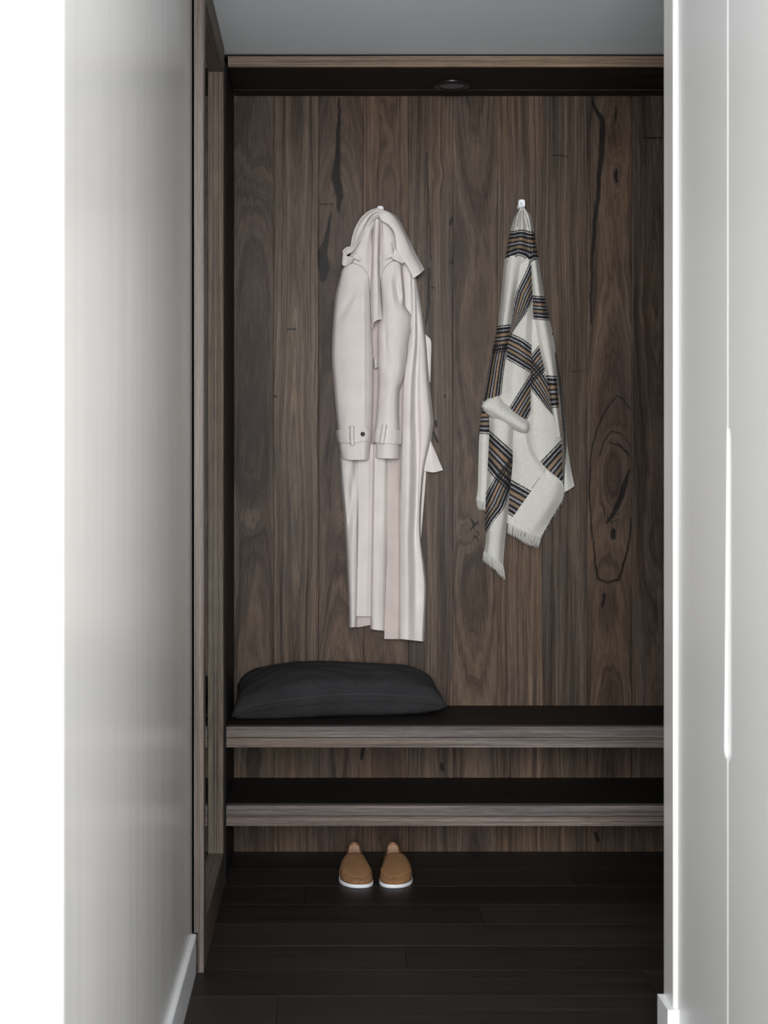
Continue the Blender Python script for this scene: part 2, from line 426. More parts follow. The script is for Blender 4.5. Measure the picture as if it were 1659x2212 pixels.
def patch(name, rows, mat, parent=None, nu=6, nv=6, thick=0.003, back=None, bands=None, noise_d=0.0, wob=None):
    """rows of (px, py, d): d = centimetres in front of the timber wall. back: close the loop behind at that depth."""
    C = np.array(rows, float)[:, :, :3]
    if back is not None:
        L = C[:, :1]; Rr = C[:, -1:]; w = Rr[:, :, 0:1] - L[:, :, 0:1]
        def bk(base, t):
            e = L + (Rr - L) * t; e = e.copy(); e[:, :, 2] = back; return e
        C = np.concatenate([C, bk(Rr, 0.85), bk(Rr, 0.5), bk(Rr, 0.15)], 1)
        g = catmull(np.swapaxes(C, 0, 1), nu, closed=True)
    else:
        g = catmull(np.swapaxes(C, 0, 1), nu)
    g = np.swapaxes(g, 0, 1)
    g = catmull(g, nv)
    X, Yp, D = g[:, :, 0], g[:, :, 1], g[:, :, 2].copy()
    if wob is not None: D = D + wob(X, Yp)
    D = np.maximum(D, 0.35)
    Yw = WY - D / 100
    W = np.stack([(X - VX) * Yw / F, Yw, CZ - (Yp - VY) * Yw / F], -1)
    chans = None
    if bands is not None:
        chans = {}
        for i, ch in enumerate('abcd'):
            chans['band_' + ch] = (np.where(bands[i][2](X, Yp), band_val(X, Yp, *bands[i][:2]), -0.45) if len(bands[i]) > 2 else band_val(X, Yp, *bands[i])) if i < len(bands) else np.full(X.shape, -0.45)
    o = shell(name, W, mat, None, thick, closed=back is not None, chans=chans)
    if parent is not None: keep(o, parent)
    return o

def line_on(pts, d):
    return [P(x, y, WY - (dd if dd is not None else d) / 100) for x, y, dd in [(p if len(p) == 3 else (*p, None)) for p in pts]]

# ================================================================ THE SETTING
XL = -0.307           # passage left wall face
XR = 0.7145           # wardrobe face
YB = 3.64             # front of the mirror frame
XA0, XA1 = -0.2748, 1.05   # alcove sides
YF = 4.40             # shelf fronts
# ---- timber back wall: backing + vertical boards
wall_back = struct(box('wall_back', XA0 - 0.06, 1.2, WY + 0.012, WY + 0.12, -0.02, CEIL + 0.1, M_DARKGAP),
                   'alcove back wall clad in dark vertical timber boards')
joints = [505, 591, 688, 785, 882, 979, 1075.3, 1172.3, 1268.5, 1364.7, 1432.5]
KNOTS = [(545, 1110, 26, 62, 0.030), (545, 1085, 14, 25, -0.012), (548, 330, 30, 130, 0.020), (735, 700, 25, 120, 0.018), (735, 1050, 30, 160, 0.030), (946, 378, 12, 18, 0.018),
         (1012, 1150, 18, 34, 0.024), (1325, 1010, 24, 80, 0.045), (1322, 1120, 40, 150, 0.030), (1332, 375, 12, 40, 0.016), (1010, 560, 30, 120, 0.018),
         (835, 300, 24, 100, 0.016), (835, 1420, 26, 80, 0.02), (640, 560, 10, 90, 0.006), (1120, 700, 10, 80, 0.004), (1318, 1400, 30, 90, 0.018), (1410, 1330, 20, 90, 0.012)]
VEINS = [
    [(733, 212, 1.2), (731, 300, 3.5), (728, 350, 5), (726, 385, 8), (733, 420, 6.5), (732, 458, 1.5)],
    [(716, 460, 1), (710, 490, 2.5), (704, 520, 4.5), (697, 545, 8.5), (700, 575, 9.5), (697, 602, 5)],
    [(1278, 208, 1.2), (1286, 235, 3), (1300, 258, 4.5), (1302, 285, 5.5), (1301, 310, 4.8), (1296, 360, 4), (1292, 420, 3.2), (1285, 480, 3), (1281, 530, 3.4), (1278, 600, 2), (1276, 700, 1.2)],
    [(926, 580, 1.6), (926, 640, 2), (921, 700, 1.2)], [(921, 330, 0.5), (926, 440, 0.7), (931, 560, 0.8)],
    [(1360, 1016, 1.6), (1352, 1040, 3.4), (1344, 1062, 4.6), (1334, 1090, 4.4), (1322, 1116, 3.2), (1311, 1130, 1.2)],
    [(1333, 854, 0.55), (1316, 876, 0.77), (1303, 898, 0.88), (1289, 928, 0.88), (1281, 960, 0.99), (1275, 1004, 0.99), (1273, 1071, 0.88), (1278, 1138, 0.99), (1284, 1200, 1.21), (1292, 1250, 1.65), (1312, 1258, 1.43), (1336, 1253, 1.65), (1356, 1190, 1.21), (1364, 1120, 0.77)],
    [(1333, 854, 0.55), (1347, 862, 0.66), (1362, 886, 0.66)], [(1318, 956, 1.10), (1338, 962, 1.76), (1352, 976, 1.65), (1358, 984, 0.77)],
    [(1296, 985, 0.55), (1306, 950, 0.66), (1320, 931, 0.83), (1340, 936, 0.72), (1353, 950, 0.66), (1363, 964, 0.55)], [(1300, 1085, 0.55), (1306, 1112, 0.66), (1322, 1128, 0.66), (1338, 1120, 0.55)],
    [(1325, 1146, 4.2), (1324, 1160, 4.2)], [(1306, 1285, 3), (1303, 1310, 1.4)], [(1330, 230, 1), (1329, 250, 2.2), (1330, 266, 1)],
    [(1332, 366, 2), (1331, 378, 3.6), (1332, 392, 2)], [(975, 470, 1.6), (972, 484, 2)], [(976, 566, 2), (973, 570, 1.2)],
    [(620, 710, 0.8), (637, 711, 1.6)], [(1192, 336, .5), (1214, 336, 0.8), (1228, 337, 0.4)], [(592, 855, 1.2), (598, 856, 1.2)], [(1232, 801, 0.3), (1262, 802, 0.5)],
    [(940, 912, 3), (942, 922, 2)], [(936, 935, 1.5), (946, 955, 2.2)], [(933, 620, 1.2), (938, 621, 1.2)], [(962, 855, 1.4), (960, 859, 1.2)],
    [(1018, 1123, 1), (1024, 1134, 1.6), (1033, 1127, 0.9)], [(1022, 1136, 1), (1016, 1146, 0.8)], [(1032, 1148, 1.0), (1036, 1154, .8)], [(1024, 1160, .8), (1030, 1158, 1.2), (1034, 1168, .8)],
    [(1390, 297, 1), (1412, 297, 1.4), (1430, 299, 1)], [(786, 1600, 3), (781, 1640, 2)], [(953, 1652, 2.5), (955, 1664, 2.5)],
    [(1288, 1800, 3), (1292, 1815, 2.5)], [(742, 1430, .6), (742, 1500, .6)], [(712, 1030, .5), (713, 1100, .5)], [(690, 440, .2), (722, 442, .2)],
]
def vein_mask(X, Z):
    out = np.zeros(X.shape)
    X = X + 0.8 * np.sin(Z / 13.3 + X / 31) + 0.35 * np.sin(Z / 5.1 + 1.7); Z = Z + 0.8 * np.sin(X / 9.1 + Z / 40)
    for v in VEINS:
        v = np.array(v, float)
        x0, x1, y0, y1 = v[:, 0].min() - 30, v[:, 0].max() + 30, v[:, 1].min() - 30, v[:, 1].max() + 30
        sel = (X > x0) & (X < x1) & (Z > y0) & (Z < y1)
        if not sel.any(): continue
        xs, zs = X[sel], Z[sel]; best = np.full(xs.shape, -9.0)
        for i in range(len(v) - 1):
            a, b = v[i], v[i + 1]; d = b[:2] - a[:2]; L2 = d @ d
            t = np.clip(((xs - a[0]) * d[0] + (zs - a[1]) * d[1]) / L2, 0, 1)
            w = a[2] + (b[2] - a[2]) * t
            dist = np.hypot(xs - a[0] - t * d[0], zs - a[1] - t * d[1])
            best = np.maximum(best, 1 - (dist - w) / (1.6 + 0.5 * w))
        out[sel] = np.maximum(out[sel], np.clip(best, 0, 1))
    return out
def smooth1d(rs, z, scale, amp, n=7):
    s = np.zeros_like(z)
    for k in range(n):
        s = s + rs.randn() * np.sin(z * (0.6 + 1.1 * k) * scale + rs.rand() * 6.28) / (1 + 0.7 * k)
    return s * amp
# character of each board: (centre offset of the heart as a share of the width, depth amplitude, straightness)
BOARD = [(0.5, 0.05, 1), (0.5, 0.006, 0), (0.45, 0.05, 1), (0.55, 0.04, 1), (1.8, 0.02, 0), (0.5, 0.05, 1), (2.5, 0.004, 0), (2.0, 0.012, 0), (0.55, 0.055, 1), (0.8, 0.03, 1)]
ZT, ZB = 2.345, 0.0
for i in range(10):
    rs = np.random.RandomState(40 + i)
    x0 = (joints[i] - VX) * WY / F + (0.0005 if i else 0.0); x1 = (joints[i + 1] - VX) * WY / F - (0.0005 if i < 9 else 0)
    nx, nz = 40, 560
    u = np.linspace(0, 1, nx); z = np.linspace(ZB, ZT, nz)
    Xg, Zg = np.meshgrid(x0 + (x1 - x0) * u, z); Ug = np.meshgrid(u, z)[0]
    Yg = np.full(Xg.shape, WY) + rs.uniform(0, 0.0006)
    ch = np.minimum(np.arange(nx), np.arange(nx)[::-1])
    Yg = Yg + np.where(ch == 0, 0.0004, 0.0)[None, :]
    cx, damp, cat = BOARD[i]; w = x1 - x0
    h = 0.018 + 1.5 * damp * (Zg / ZT if i % 2 == 0 else 1 - Zg / ZT) + 0.35 * np.abs(smooth1d(rs, Zg, 1.1, damp)) if cat else 0.02 + smooth1d(rs, Zg, 1.0, damp)
    xc = (Ug - cx) * w + smooth1d(rs, Zg, 1.8, 0.004) + 0.0025 * np.sin(Xg * 60 + Zg * 3 + i)
    ring = np.sqrt(xc ** 2 + h ** 2)
    PX = VX + Xg * F / WY; PY = VY + (CZ - Zg) * F / WY
    for kx, ky, rx, ry, amp in KNOTS:
        ring = ring + amp * np.exp(-(((PX - kx) / rx) ** 2 + ((PY - ky) / ry) ** 2))
    ring = ring + 0.0011 * np.sin(Zg * 45 + 9 * np.sin(Xg * 40 + i)) * (1 if cat else 0.3)
    vein = vein_mask(PX, PY)
    off = rs.rand(3) * 20
    gc = np.stack([ring + off[0], Xg + off[1], Zg + off[2]], -1)
    # front grid plus returns to the backing
    Vf = np.stack([Xg, Yg, Zg], -1).reshape(-1, 3)
    idx = np.arange(nx * nz).reshape(nz, nx)
    Q = np.stack([idx[:-1, :-1], idx[:-1, 1:], idx[1:, 1:], idx[1:, :-1]], -1).reshape(-1, 4)
    per = np.concatenate([idx[0], idx[1:, -1], idx[-1, -2::-1], idx[-2:0:-1, 0]])
    vb = Vf[per].copy(); vb2 = vb.copy(); vb2[:, 1] = WY + 0.012
    n0 = len(Vf); m = len(per); k = np.arange(m); k2 = (k + 1) % m
    Qs = np.stack([n0 + k2, n0 + k, n0 + m + k, n0 + m + k2], 1)
    V = np.concatenate([Vf, vb, vb2]); g = gc.reshape(-1, 3); ve = vein.reshape(-1)
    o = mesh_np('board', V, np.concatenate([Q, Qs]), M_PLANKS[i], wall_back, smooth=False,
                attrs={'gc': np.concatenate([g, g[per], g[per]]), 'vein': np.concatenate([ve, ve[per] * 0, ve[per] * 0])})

# ---- floor: slab with boards running across
floor = struct(box('floor', -2.7, 2.7, -2.6, WY + 0.1, -0.1, -0.016, M_DARKGAP), 'dark stained timber floor boards running across')
ys = [4.77 - 0.1845 * k for k in range(11)]
rows_f = [(4.77, WY + 0.01)] + [(ys[k + 1], ys[k]) for k in range(10)]
cuts = {0: [], 1: [0.1], 2: [0.72], 3: [-0.05], 4: [0.418], 5: [0.9], 6: [0.2], 7: [0.75], 8: [-0.1], 9: [0.5], 10: [0.1]}
bi = 0
for k, (a, b) in enumerate(rows_f):
    xs = [-0.31] + cuts.get(k, []) + [1.32]
    for j in range(len(xs) - 1):
        box('floor_board', xs[j] + 0.0006, xs[j + 1] - 0.0006, a + 0.0006, b - 0.0006, -0.016, 0.0, M_FLOOR[(bi * 2 + k) % 3], floor, 0.0002, along='x'); bi += 1
box('floor_board', -2.7, 2.7, -2.6, ys[10] - 0.0006, -0.016, 0.0, M_FLOOR[1], floor, 0.0009, along='x')

ceiling = struct(box('ceiling', -2.7, 2.7, 1.83, WY + 0.1, CEIL, CEIL + 0.1, M_CEIL), 'white painted ceiling above the alcove')
# ---- left wall of the passage with its rounded corner, and the return facing the camera
wall_left = struct(prism('wall_left', [(XL - 0.14, 1.83), (XL - 0.012, 1.83), (XL - 0.0075, 1.831), (XL - 0.0035, 1.8335), (XL - 0.001, 1.8375), (XL, 1.842), (XL, YB), (XL - 0.14, YB)],
                         'z', 0, CEIL, M_WALL), 'smooth pale satin painted wall on the left')
for p in wall_left.data.polygons: p.use_smooth = False
wall_recess = struct(box('wall_recess', XL - 0.14, -0.3019, YB, WY + 0.1, 0, CEIL, M_DARKGAP))
wall_near = struct(box('wall_front', -2.7, XL - 0.14, 1.83, 1.97, 0, CEIL, M_WALLF), 'bright white wall at the far left of the picture')
baseboard_left = struct(prism('baseboard_left', [(XL, 0.0), (-0.2965, 0.0), (-0.2965, 0.0895), (-0.298, 0.091), (XL, 0.091)], 'y', 1.83, YB - 0.001, M_WHITE),
                        'white baseboard along the left wall')
# ---- short wall end on the right, past the wardrobe
wall_right = struct(box('wall_right', 0.705, 1.35, 3.136, 3.222, 0, CEIL, M_WALL, bev=0.0025), 'narrow pale wall end beside the wardrobe')
baseboard_right = struct(prism('baseboard_right', [(0.692, 3.125), (XR, 3.125), (XR, 3.136), (0.705, 3.136), (0.705, 3.222), (0.692, 3.222)], 'z', 0, 0.091, M_WHITE),
                         'white baseboard wrapping the wall end on the right')
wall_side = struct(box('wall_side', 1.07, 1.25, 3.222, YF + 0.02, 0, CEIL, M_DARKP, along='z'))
# ---- the lit, taller room behind the camera
RH = 3.3
wall_rr = struct(box('wall_room_right', 2.55, 2.7, -2.6, 1.97, 0, RH, M_WALLB))
wall_rl = struct(box('wall_room_left', -2.7, -2.55, -2.6, 1.83, 0, RH, M_WALLB))
wall_rf = struct(box('wall_passage', XR, 2.7, 1.83, 2.36, 0, CEIL, M_WARD))
wall_hd = struct(box('wall_header', -2.7, 2.7, 1.83, 1.97, CEIL + 0.1, RH, M_WALLB))
ceil_rm = struct(box('ceiling_room', -2.7, 2.7, -2.6, 1.97, RH, RH + 0.1, M_WALLB))
wall_rear = struct(box('wall_rear', -2.7, 2.7, -2.6, -2.45, 0, RH, M_WALLB))
win = struct(box('window_1', -1.35, 0.75, -2.45, -2.40, 0.78, 2.98, M_WHITE))
fill_panel = struct(box('side_fill_panel', 2.50, 2.55, -1.75, 0.95, 0.55, 2.85, M_WHITE))  # unseen panel added behind the side fill lamp
bounce = struct(box('floor_bounce', -2.0, 2.2, -2.1, 1.4, 0.0, 0.012, M_BOUNCE))  # unseen pale sheet added to bounce light up to the ceiling

# ---- alcove sides (dark timber) and the soffit board
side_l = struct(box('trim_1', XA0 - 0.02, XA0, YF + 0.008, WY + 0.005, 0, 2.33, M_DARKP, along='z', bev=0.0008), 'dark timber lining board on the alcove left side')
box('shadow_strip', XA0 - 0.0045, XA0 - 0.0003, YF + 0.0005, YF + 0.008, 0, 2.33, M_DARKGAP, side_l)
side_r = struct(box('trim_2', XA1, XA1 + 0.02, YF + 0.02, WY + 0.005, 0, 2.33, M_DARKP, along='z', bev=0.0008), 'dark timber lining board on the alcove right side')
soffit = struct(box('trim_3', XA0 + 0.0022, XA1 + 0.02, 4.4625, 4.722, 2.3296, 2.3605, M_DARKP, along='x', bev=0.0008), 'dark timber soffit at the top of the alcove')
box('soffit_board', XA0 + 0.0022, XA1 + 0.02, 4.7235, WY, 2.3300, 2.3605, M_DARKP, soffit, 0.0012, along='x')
box('edge_strip', XA0 + 0.0022, XA1 + 0.02, 4.449, 4.462, 2.3294, 2.3605, M_TRIM, soffit, 0.0008, along='x')
box('joint_highlight', XA0 + 0.0022, XA1 + 0.02, 4.7221, 4.7234, 2.3293, 2.3605, M_POST, soffit, 0, along='x')  # paler strip painted in as the highlight along the soffit joint
gap = box('shadow_gap', XA0 - 0.02, XA1 + 0.04, 4.462, WY + 0.1, 2.3605, CEIL, M_DARKGAP, soffit)

# ================================================================ BUILT-IN SHELVES
def shelf(name, ztop, zj, zbot, label, cat):
    t = empty(name, ((XA0 + XA1) / 2, YF, zbot), label, cat)
    e = 0.0006
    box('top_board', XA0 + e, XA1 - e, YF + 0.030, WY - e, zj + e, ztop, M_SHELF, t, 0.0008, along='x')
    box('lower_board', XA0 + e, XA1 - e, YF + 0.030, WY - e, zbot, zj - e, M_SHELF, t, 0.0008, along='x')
    box('front_edge', XA0 + e, XA1 - e, YF, YF + 0.030, zj + 0.0007, ztop, M_EDGE2, t, 0.0009, along='x')
    box('front_edge', XA0 + e, XA1 - e, YF, YF + 0.030, zbot, zj - 0.0007, M_EDGE, t, 0.0009, along='x')
    return t
pz = lambda py: CZ - (py - VY) * YF / F
bench = shelf('bench', pz(1570), pz(1593.8), pz(1615), 'dark timber bench seat carrying the charcoal cushion', 'bench')
shoe_shelf = shelf('shelf', pz(1740), pz(1763), pz(1784.5), 'empty dark timber shelf below the bench, above the shoes', 'shelf')
BZ = pz(1570)

# ================================================================ MIRROR IN ITS TIMBER FRAME
XM, XF = -0.3007, -0.2792
mir = empty('mirror', (XM, 4.0, 0.0), 'tall mirror in a dark timber frame on the left side of the alcove', 'mirror')
box('mirror_glass', XM - 0.0012, XM, YB + 0.05, 4.37, 0.09, 2.30, M_MIRROR, mir)
box('mirror_edge_glint', XM, XM + 0.0005, 4.3555, 4.3568, 0.104, 2.291, M_CREASE_GLINT, mir)  # thin grey strip standing in for the glint on the glass edge
o = prism('front_post', [(XL, 0.0935), (XL, CEIL - 0.001), (XF, CEIL - 0.001), (XF, 0.0), (-0.2935, 0.0), (-0.2935, 0.0935)], 'y', YB, YB + 0.056, M_POST, mir, along='z', bev=0.0008)
box('back_post', XM - 0.001, XF, 4.357, 4.3995, 0, CEIL - 0.001, M_POST2, mir, 0.0008, along='z')
box('top_rail', XM - 0.001, XF, YB + 0.056, 4.357, 2.291, CEIL - 0.001, M_POST2, mir, 0.0008, along='y')
box('bottom_rail', XM - 0.001, XF, YB + 0.056, 4.357, 0.0, 0.104, M_POST2, mir, 0.0008, along='y')

# ================================================================ WARDROBE WITH FINGER-PULL DOORS
wr = empty('wardrobe', (1.0, 2.75, 0), 'pale lacquered wardrobe with a long recessed finger pull', 'wardrobe')
YG = 2.748
def door(y0, y1, notch_at, z0=0.012, z1=CEIL - 0.006):
    """door slab in plane X=XR..XR+0.02 with a rounded scoop in the edge at y=notch_at"""
    zt, zb, dep, rad = 1.2515, 0.6646, 0.021, 0.018
    s = 1 if notch_at == y0 else -1
    arc = []
    for k in range(7):
        a = k / 6 * math.pi / 2
        arc.append((notch_at + s * (dep - rad + rad * math.sin(a)), zb + rad - rad * math.cos(a)))
    up = [(y, zt - (zz - zb)) for y, zz in arc[::-1]]
    if s > 0: pts = [(y0, z0), (y1, z0), (y1, z1), (y0, z1), (y0, zt)] + up + arc[::-1] + [(y0, zb)]
    else: pts = [(y0, z0), (y1, z0), (y1, zb)] + arc + up[::-1][::-1] + [(y1, zt), (y1, z1), (y0, z1)]
    if s < 0: pts = [(y0, z0), (y1, z0), (y1, zb)] + arc + up + [(y1, zt), (y1, z1), (y0, z1)]
    # drop duplicates
    out = []
    for p in pts:
        if not out or (abs(p[0] - out[-1][0]) + abs(p[1] - out[-1][1])) > 1e-5: out.append(p)
    return prism('door', out, 'x', XR, XR + 0.020, M_WARD, wr, bev=0.0022)
d1 = door(YG + 0.002, 3.134, YG + 0.002)
d2 = door(2.362, YG - 0.002, YG - 0.002)
box('cabinet_body', XR + 0.0225, 1.30, 2.362, 3.134, 0.0, CEIL - 0.002, M_WHITE, wr)

# ================================================================ DOWNLIGHT
def lathe(name, prof, center, mat, parent=None, n=40, axis='z', cap=False):
    prof = np.asarray(prof, float); th = np.arange(n) * 2 * math.pi / n
    V = []
    for r, h in prof:
        for t in th:
            if axis == 'z': V.append((center[0] + r * math.cos(t), center[1] + r * math.sin(t), center[2] + h))
            else: V.append((center[0] + r * math.cos(t), center[1] + h, center[2] + r * math.sin(t)))
    Q = []; m = len(prof)
    for i in range(m - 1):
        for j in range(n):
            Q.append((i * n + j, i * n + (j + 1) % n, (i + 1) * n + (j + 1) % n, (i + 1) * n + j))
    tr = []
    if cap:
        c = len(V); V.append((center[0], center[1], center[2] + prof[-1][1]) if axis == 'z' else (center[0], center[1] + prof[-1][1], center[2]))
        for j in range(n): tr.append(((m - 1) * n + j, (m - 1) * n + (j + 1) % n, c))
    o = mesh_np(name, V, Q, mat, None, tris=tr)
    bm = bmesh.new(); bm.from_mesh(o.data); bmesh.ops.recalc_face_normals(bm, faces=bm.faces); bm.to_mesh(o.data); bm.free()
    if parent is not None: keep(o, parent)
    return o
dl = empty('downlight', (0.386, 4.655, 2.3296), 'small round black recessed downlight in the soffit', 'downlight')
c = (0.386, 4.655, 2.3294)
lathe('trim_ring', [(0.036, 0.004), (0.036, -0.004), (0.040, -0.0075), (0.047, -0.0085), (0.053, -0.006), (0.055, -0.001), (0.055, 0.0)], c, M_BLACK, dl)
lathe('lens', [(0.0405, -0.0035), (0.030, -0.0055), (0.015, -0.0068), (0.004, -0.007)], c, M_LENS, dl, cap=True)

# ================================================================ COAT HOOKS
def hook(px, py, label):
    x, _, z = P(px, py, WY - 0.045)
    t = empty('coat_hook', (x, WY, z), label, 'hook', 'white wall hooks')
    w, h = 0.0105, 0.0135
    # stem
    lathe('stem', [(0.009, 0.0), (0.007, -0.004), (0.0055, -0.012), (0.0055, -0.036), (0.0085, -0.040)], (x, WY, z - 0.002), M_HOOK, t, 20, 'y')
    # pillow-shaped square head with a pyramid face
    V = []; n = 24
    prof = [(0.80, -0.037), (1.0, -0.040), (1.0, -0.0435), (0.92, -0.0455)]
    for s, yy in prof:
        for k in range(n):
            a = 2 * math.pi * k / n; cx, sx = math.cos(a), math.sin(a)
            r = (abs(cx) ** 4 + abs(sx) ** 4) ** -0.25
            V.append((x + w * s * r * cx, WY + yy, z + h * s * r * sx))
    Q = [(i * n + j, i * n + (j + 1) % n, (i + 1) * n + (j + 1) % n, (i + 1) * n + j) for i in range(3) for j in range(n)]
    V.append((x, WY - 0.0425, z)); V.append((x, WY - 0.037, z)); tr = []
    for j in range(n):
        tr.append((3 * n + j, 3 * n + (j + 1) % n, 4 * n)); tr.append(((j + 1) % n, j, 4 * n + 1))
    o = mesh_np('head', V, Q, M_HOOK, None, smooth=False, tris=tr); 
    bm = bmesh.new(); bm.from_mesh(o.data); bmesh.ops.recalc_face_normals(bm, faces=bm.faces); bm.to_mesh(o.data); bm.free()
    keep(o, t)
    for sx in (-1, 1):
        keep(tube('crease', [(x - sx * w * 0.8, WY - 0.0452, z + h * 0.8), (x, WY - 0.0429, z), (x + sx * w * 0.8, WY - 0.0452, z - h * 0.8)], 0.0005, M_CREASE_GLINT), o)
    return t
hook(821.5, 454, 'white square hook almost hidden by the trench coat collar')
hook(1127, 440, 'white square hook holding up the plaid scarf')

# ================================================================ TRENCH COAT
coat = empty('trench_coat', P(822, 700, WY - 0.02), 'long pale beige wool trench coat hanging from a hook', 'coat')
def R7(y, xs, ds, ys=None):
    return [(x, y if ys is None else ys[i], d) for i, (x, d) in enumerate(zip(xs, ds))]
TK = 0.0032
patch('back_panel', [
    [(800, 466, 3), (812, 462, 3.6), (822, 460, 4), (835, 462, 3.6), (850, 470, 3)],
    [(756, 560, 1.2), (785, 555, 3), (815, 550, 3.4), (850, 555, 3), (885, 570, 1.2)],
    R7(700, (727, 765, 808, 860, 908), (1.0, 2.2, 1.6, 2.2, 1.0)),
    R7(850, (730, 765, 808, 864, 925), (1.0, 2, 1.4, 1.8, 1.0)),
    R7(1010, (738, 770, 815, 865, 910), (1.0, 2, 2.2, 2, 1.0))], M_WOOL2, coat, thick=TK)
patch('yoke', [
    [(786, 484, 6.2), (800, 475, 7.2), (812, 469, 7.6), (818, 467, 7.2)],
    [(773, 512, 6), (785, 505, 7.3), (797, 500, 7.8), (803, 500, 6.4)],
    [(758, 548, 5.8), (772, 545, 7.6), (790, 543, 8.0), (803, 545, 6.2)],
    [(742, 580, 5), (762, 578, 7.4), (786, 585, 7.6), (802, 592, 6.0)],
    [(733, 612, 4), (760, 604, 6.8), (785, 612, 7.0), (802, 628, 5.6)]], M_WOOL, coat, thick=TK)
patch('yoke', [
    [(817, 467, 7.2), (826, 472, 7.8), (836, 480, 7.4), (848, 492, 6.2)],
    [(822, 505, 6.2), (831, 505, 7.8), (845, 508, 7.4), (859, 515, 5.8)],
    [(820, 550, 6.0), (832, 550, 8.0), (848, 550, 7.4), (868, 555, 5.4)],
    [(820, 590, 5.8), (834, 585, 7.4), (850, 583, 7), (868, 584, 4.6)],
    [(821, 618, 5.4), (838, 606, 6.4), (852, 600, 6.0), (864, 600, 3.6)]], M_WOOL, coat, thick=TK)
patch('storm_flap', [
    [(807, 478, 6.4), (811, 473, 8.0), (817, 473, 8.2), (822, 478, 6.6)],
    [(803, 520, 6.2), (808, 517, 8.6), (816, 517, 8.8), (820.5, 523, 6.4)],
    [(801.5, 560, 6.0), (807, 558, 8.8), (815.5, 558, 9.0), (819.5, 561, 6.4)],
    [(800.5, 600, 6.2), (806.5, 600, 8.8), (815.5, 600, 9.1), (820.5, 600, 6.6)],
    [(800.5, 650, 6.6), (807, 650, 8.6), (816.5, 650, 8.9), (823, 650, 6.8)],
    [(802.5, 709, 6.6), (806, 698, 8.6), (815, 691.5, 9.0), (825, 690, 7.6)]], M_WOOL, coat, nu=8, thick=TK)
patch('pleat', [
    [(820, 476, 7.6), (823, 476, 8.6), (827, 479, 7.4)], [(820.5, 500, 7), (824, 500, 8.4), (829, 502, 7)],
    [(820, 530, 6.4), (823, 530, 7.8), (827, 532, 6.4)], [(819.5, 562, 5.6), (821, 562, 6.4), (824, 564, 5.4)]], M_WOOL, coat, thick=TK)
dl_ = (2.6, 6.6, 8.6, 9.4, 9.0, 7.6, 5.0)
sl = patch('sleeve', [
    [(736, 592, 3), (741, 580, 6.5), (752, 571.5, 8.0), (768, 571, 8.7), (784, 579, 8.5), (795, 594, 7.8), (799, 610, 5.2)],
    R7(640, (724, 730, 748, 768, 785, 796, 800), dl_), R7(700, (718.5, 725, 745, 767, 784, 796, 802), dl_),
    R7(770, (716, 723, 745, 768, 786, 798, 805), dl_), R7(850, (721.5, 728, 748, 770, 788, 799, 805.5), dl_),
    R7(925, (729, 735, 752, 772, 789, 798, 803), dl_), R7(962, (731, 737, 753, 772, 789, 796, 800), dl_),
    [(735, 978, 2.8), (740, 989, 6.2), (752, 993, 8.4), (770, 993.5, 9.2), (786, 993, 8.8), (794, 992.5, 7.6), (797.5, 991, 5.2)]], M_WOOL, coat, nu=7, nv=9, thick=TK, back=2.2,
    wob=lambda X, Y: 0.30 * np.exp(-((X - 787) / 3.0) ** 2) * np.clip((Y - 600) / 60, 0, 1) - 0.55 * np.exp(-(((X - 752) + (Y - 655) * 0.55) / 8) ** 2) * np.exp(-((Y - 655) / 34) ** 2) + 0.35 * np.exp(-(((X - 766) + (Y - 655) * 0.5) / 8) ** 2) * np.exp(-((Y - 660) / 40) ** 2) - 0.3 * np.exp(-(((X - 735) - (Y - 900) * 0.1) / 6) ** 2) * np.exp(-((Y - 905) / 30) ** 2) + 0.22 * np.sin((X * 0.9 + Y) / 26) * np.exp(-((Y - 690) / 55) ** 2))
patch('cuff_strap', [
    [(724.5, 929, 3), (731, 928.5, 7), (749, 927, 9.4), (770, 926, 10.1), (788, 923.5, 9.8), (794, 924.5, 9.2), (797, 930, 8.4)],
    [(726, 943, 3), (733, 943, 7.1), (750, 942, 9.5), (770, 941, 10.2), (788, 939, 9.9), (796, 937.5, 9.2), (801, 936.5, 8.0)],
    [(729, 957, 3), (735, 957, 7.1), (752, 956.5, 9.5), (770, 955.5, 10.2), (788, 953, 9.9), (794, 952, 9.2), (797.5, 949, 8.4)]], M_WOOL, sl, thick=0.004)
patch('belt_loop', [[(754.5, 920.5, 9.3), (757, 919.5, 10.2), (763, 919.5, 10.5), (765.5, 920.5, 9.6)], [(754.5, 940, 9.9), (757, 940, 10.7), (763, 940, 11.0), (766, 940, 10.2)],
                    [(755.5, 959.5, 9.4), (758, 961, 10.3), (764, 961, 10.6), (766.5, 959.5, 9.8)]], M_WOOL, sl, thick=0.002)
def disc(px, py, d, r, mat, parent, name):
    x, y, z = P(px, py, WY - d / 100)
    return lathe(name, [(r, 0.002), (r, -0.0005), (r * 0.9, -0.0018), (r * 0.7, -0.0016), (r * 0.25, -0.0012)], (x, y, z), mat, parent, 20, 'y', cap=True)
disc(783.5, 937.8, 10.25, 0.0068, M_BUTTON, sl, 'button')['label'] = 'black button'
dr_ = (5.0, 7.4, 9.0, 9.6, 9.0, 7.4, 4.4)
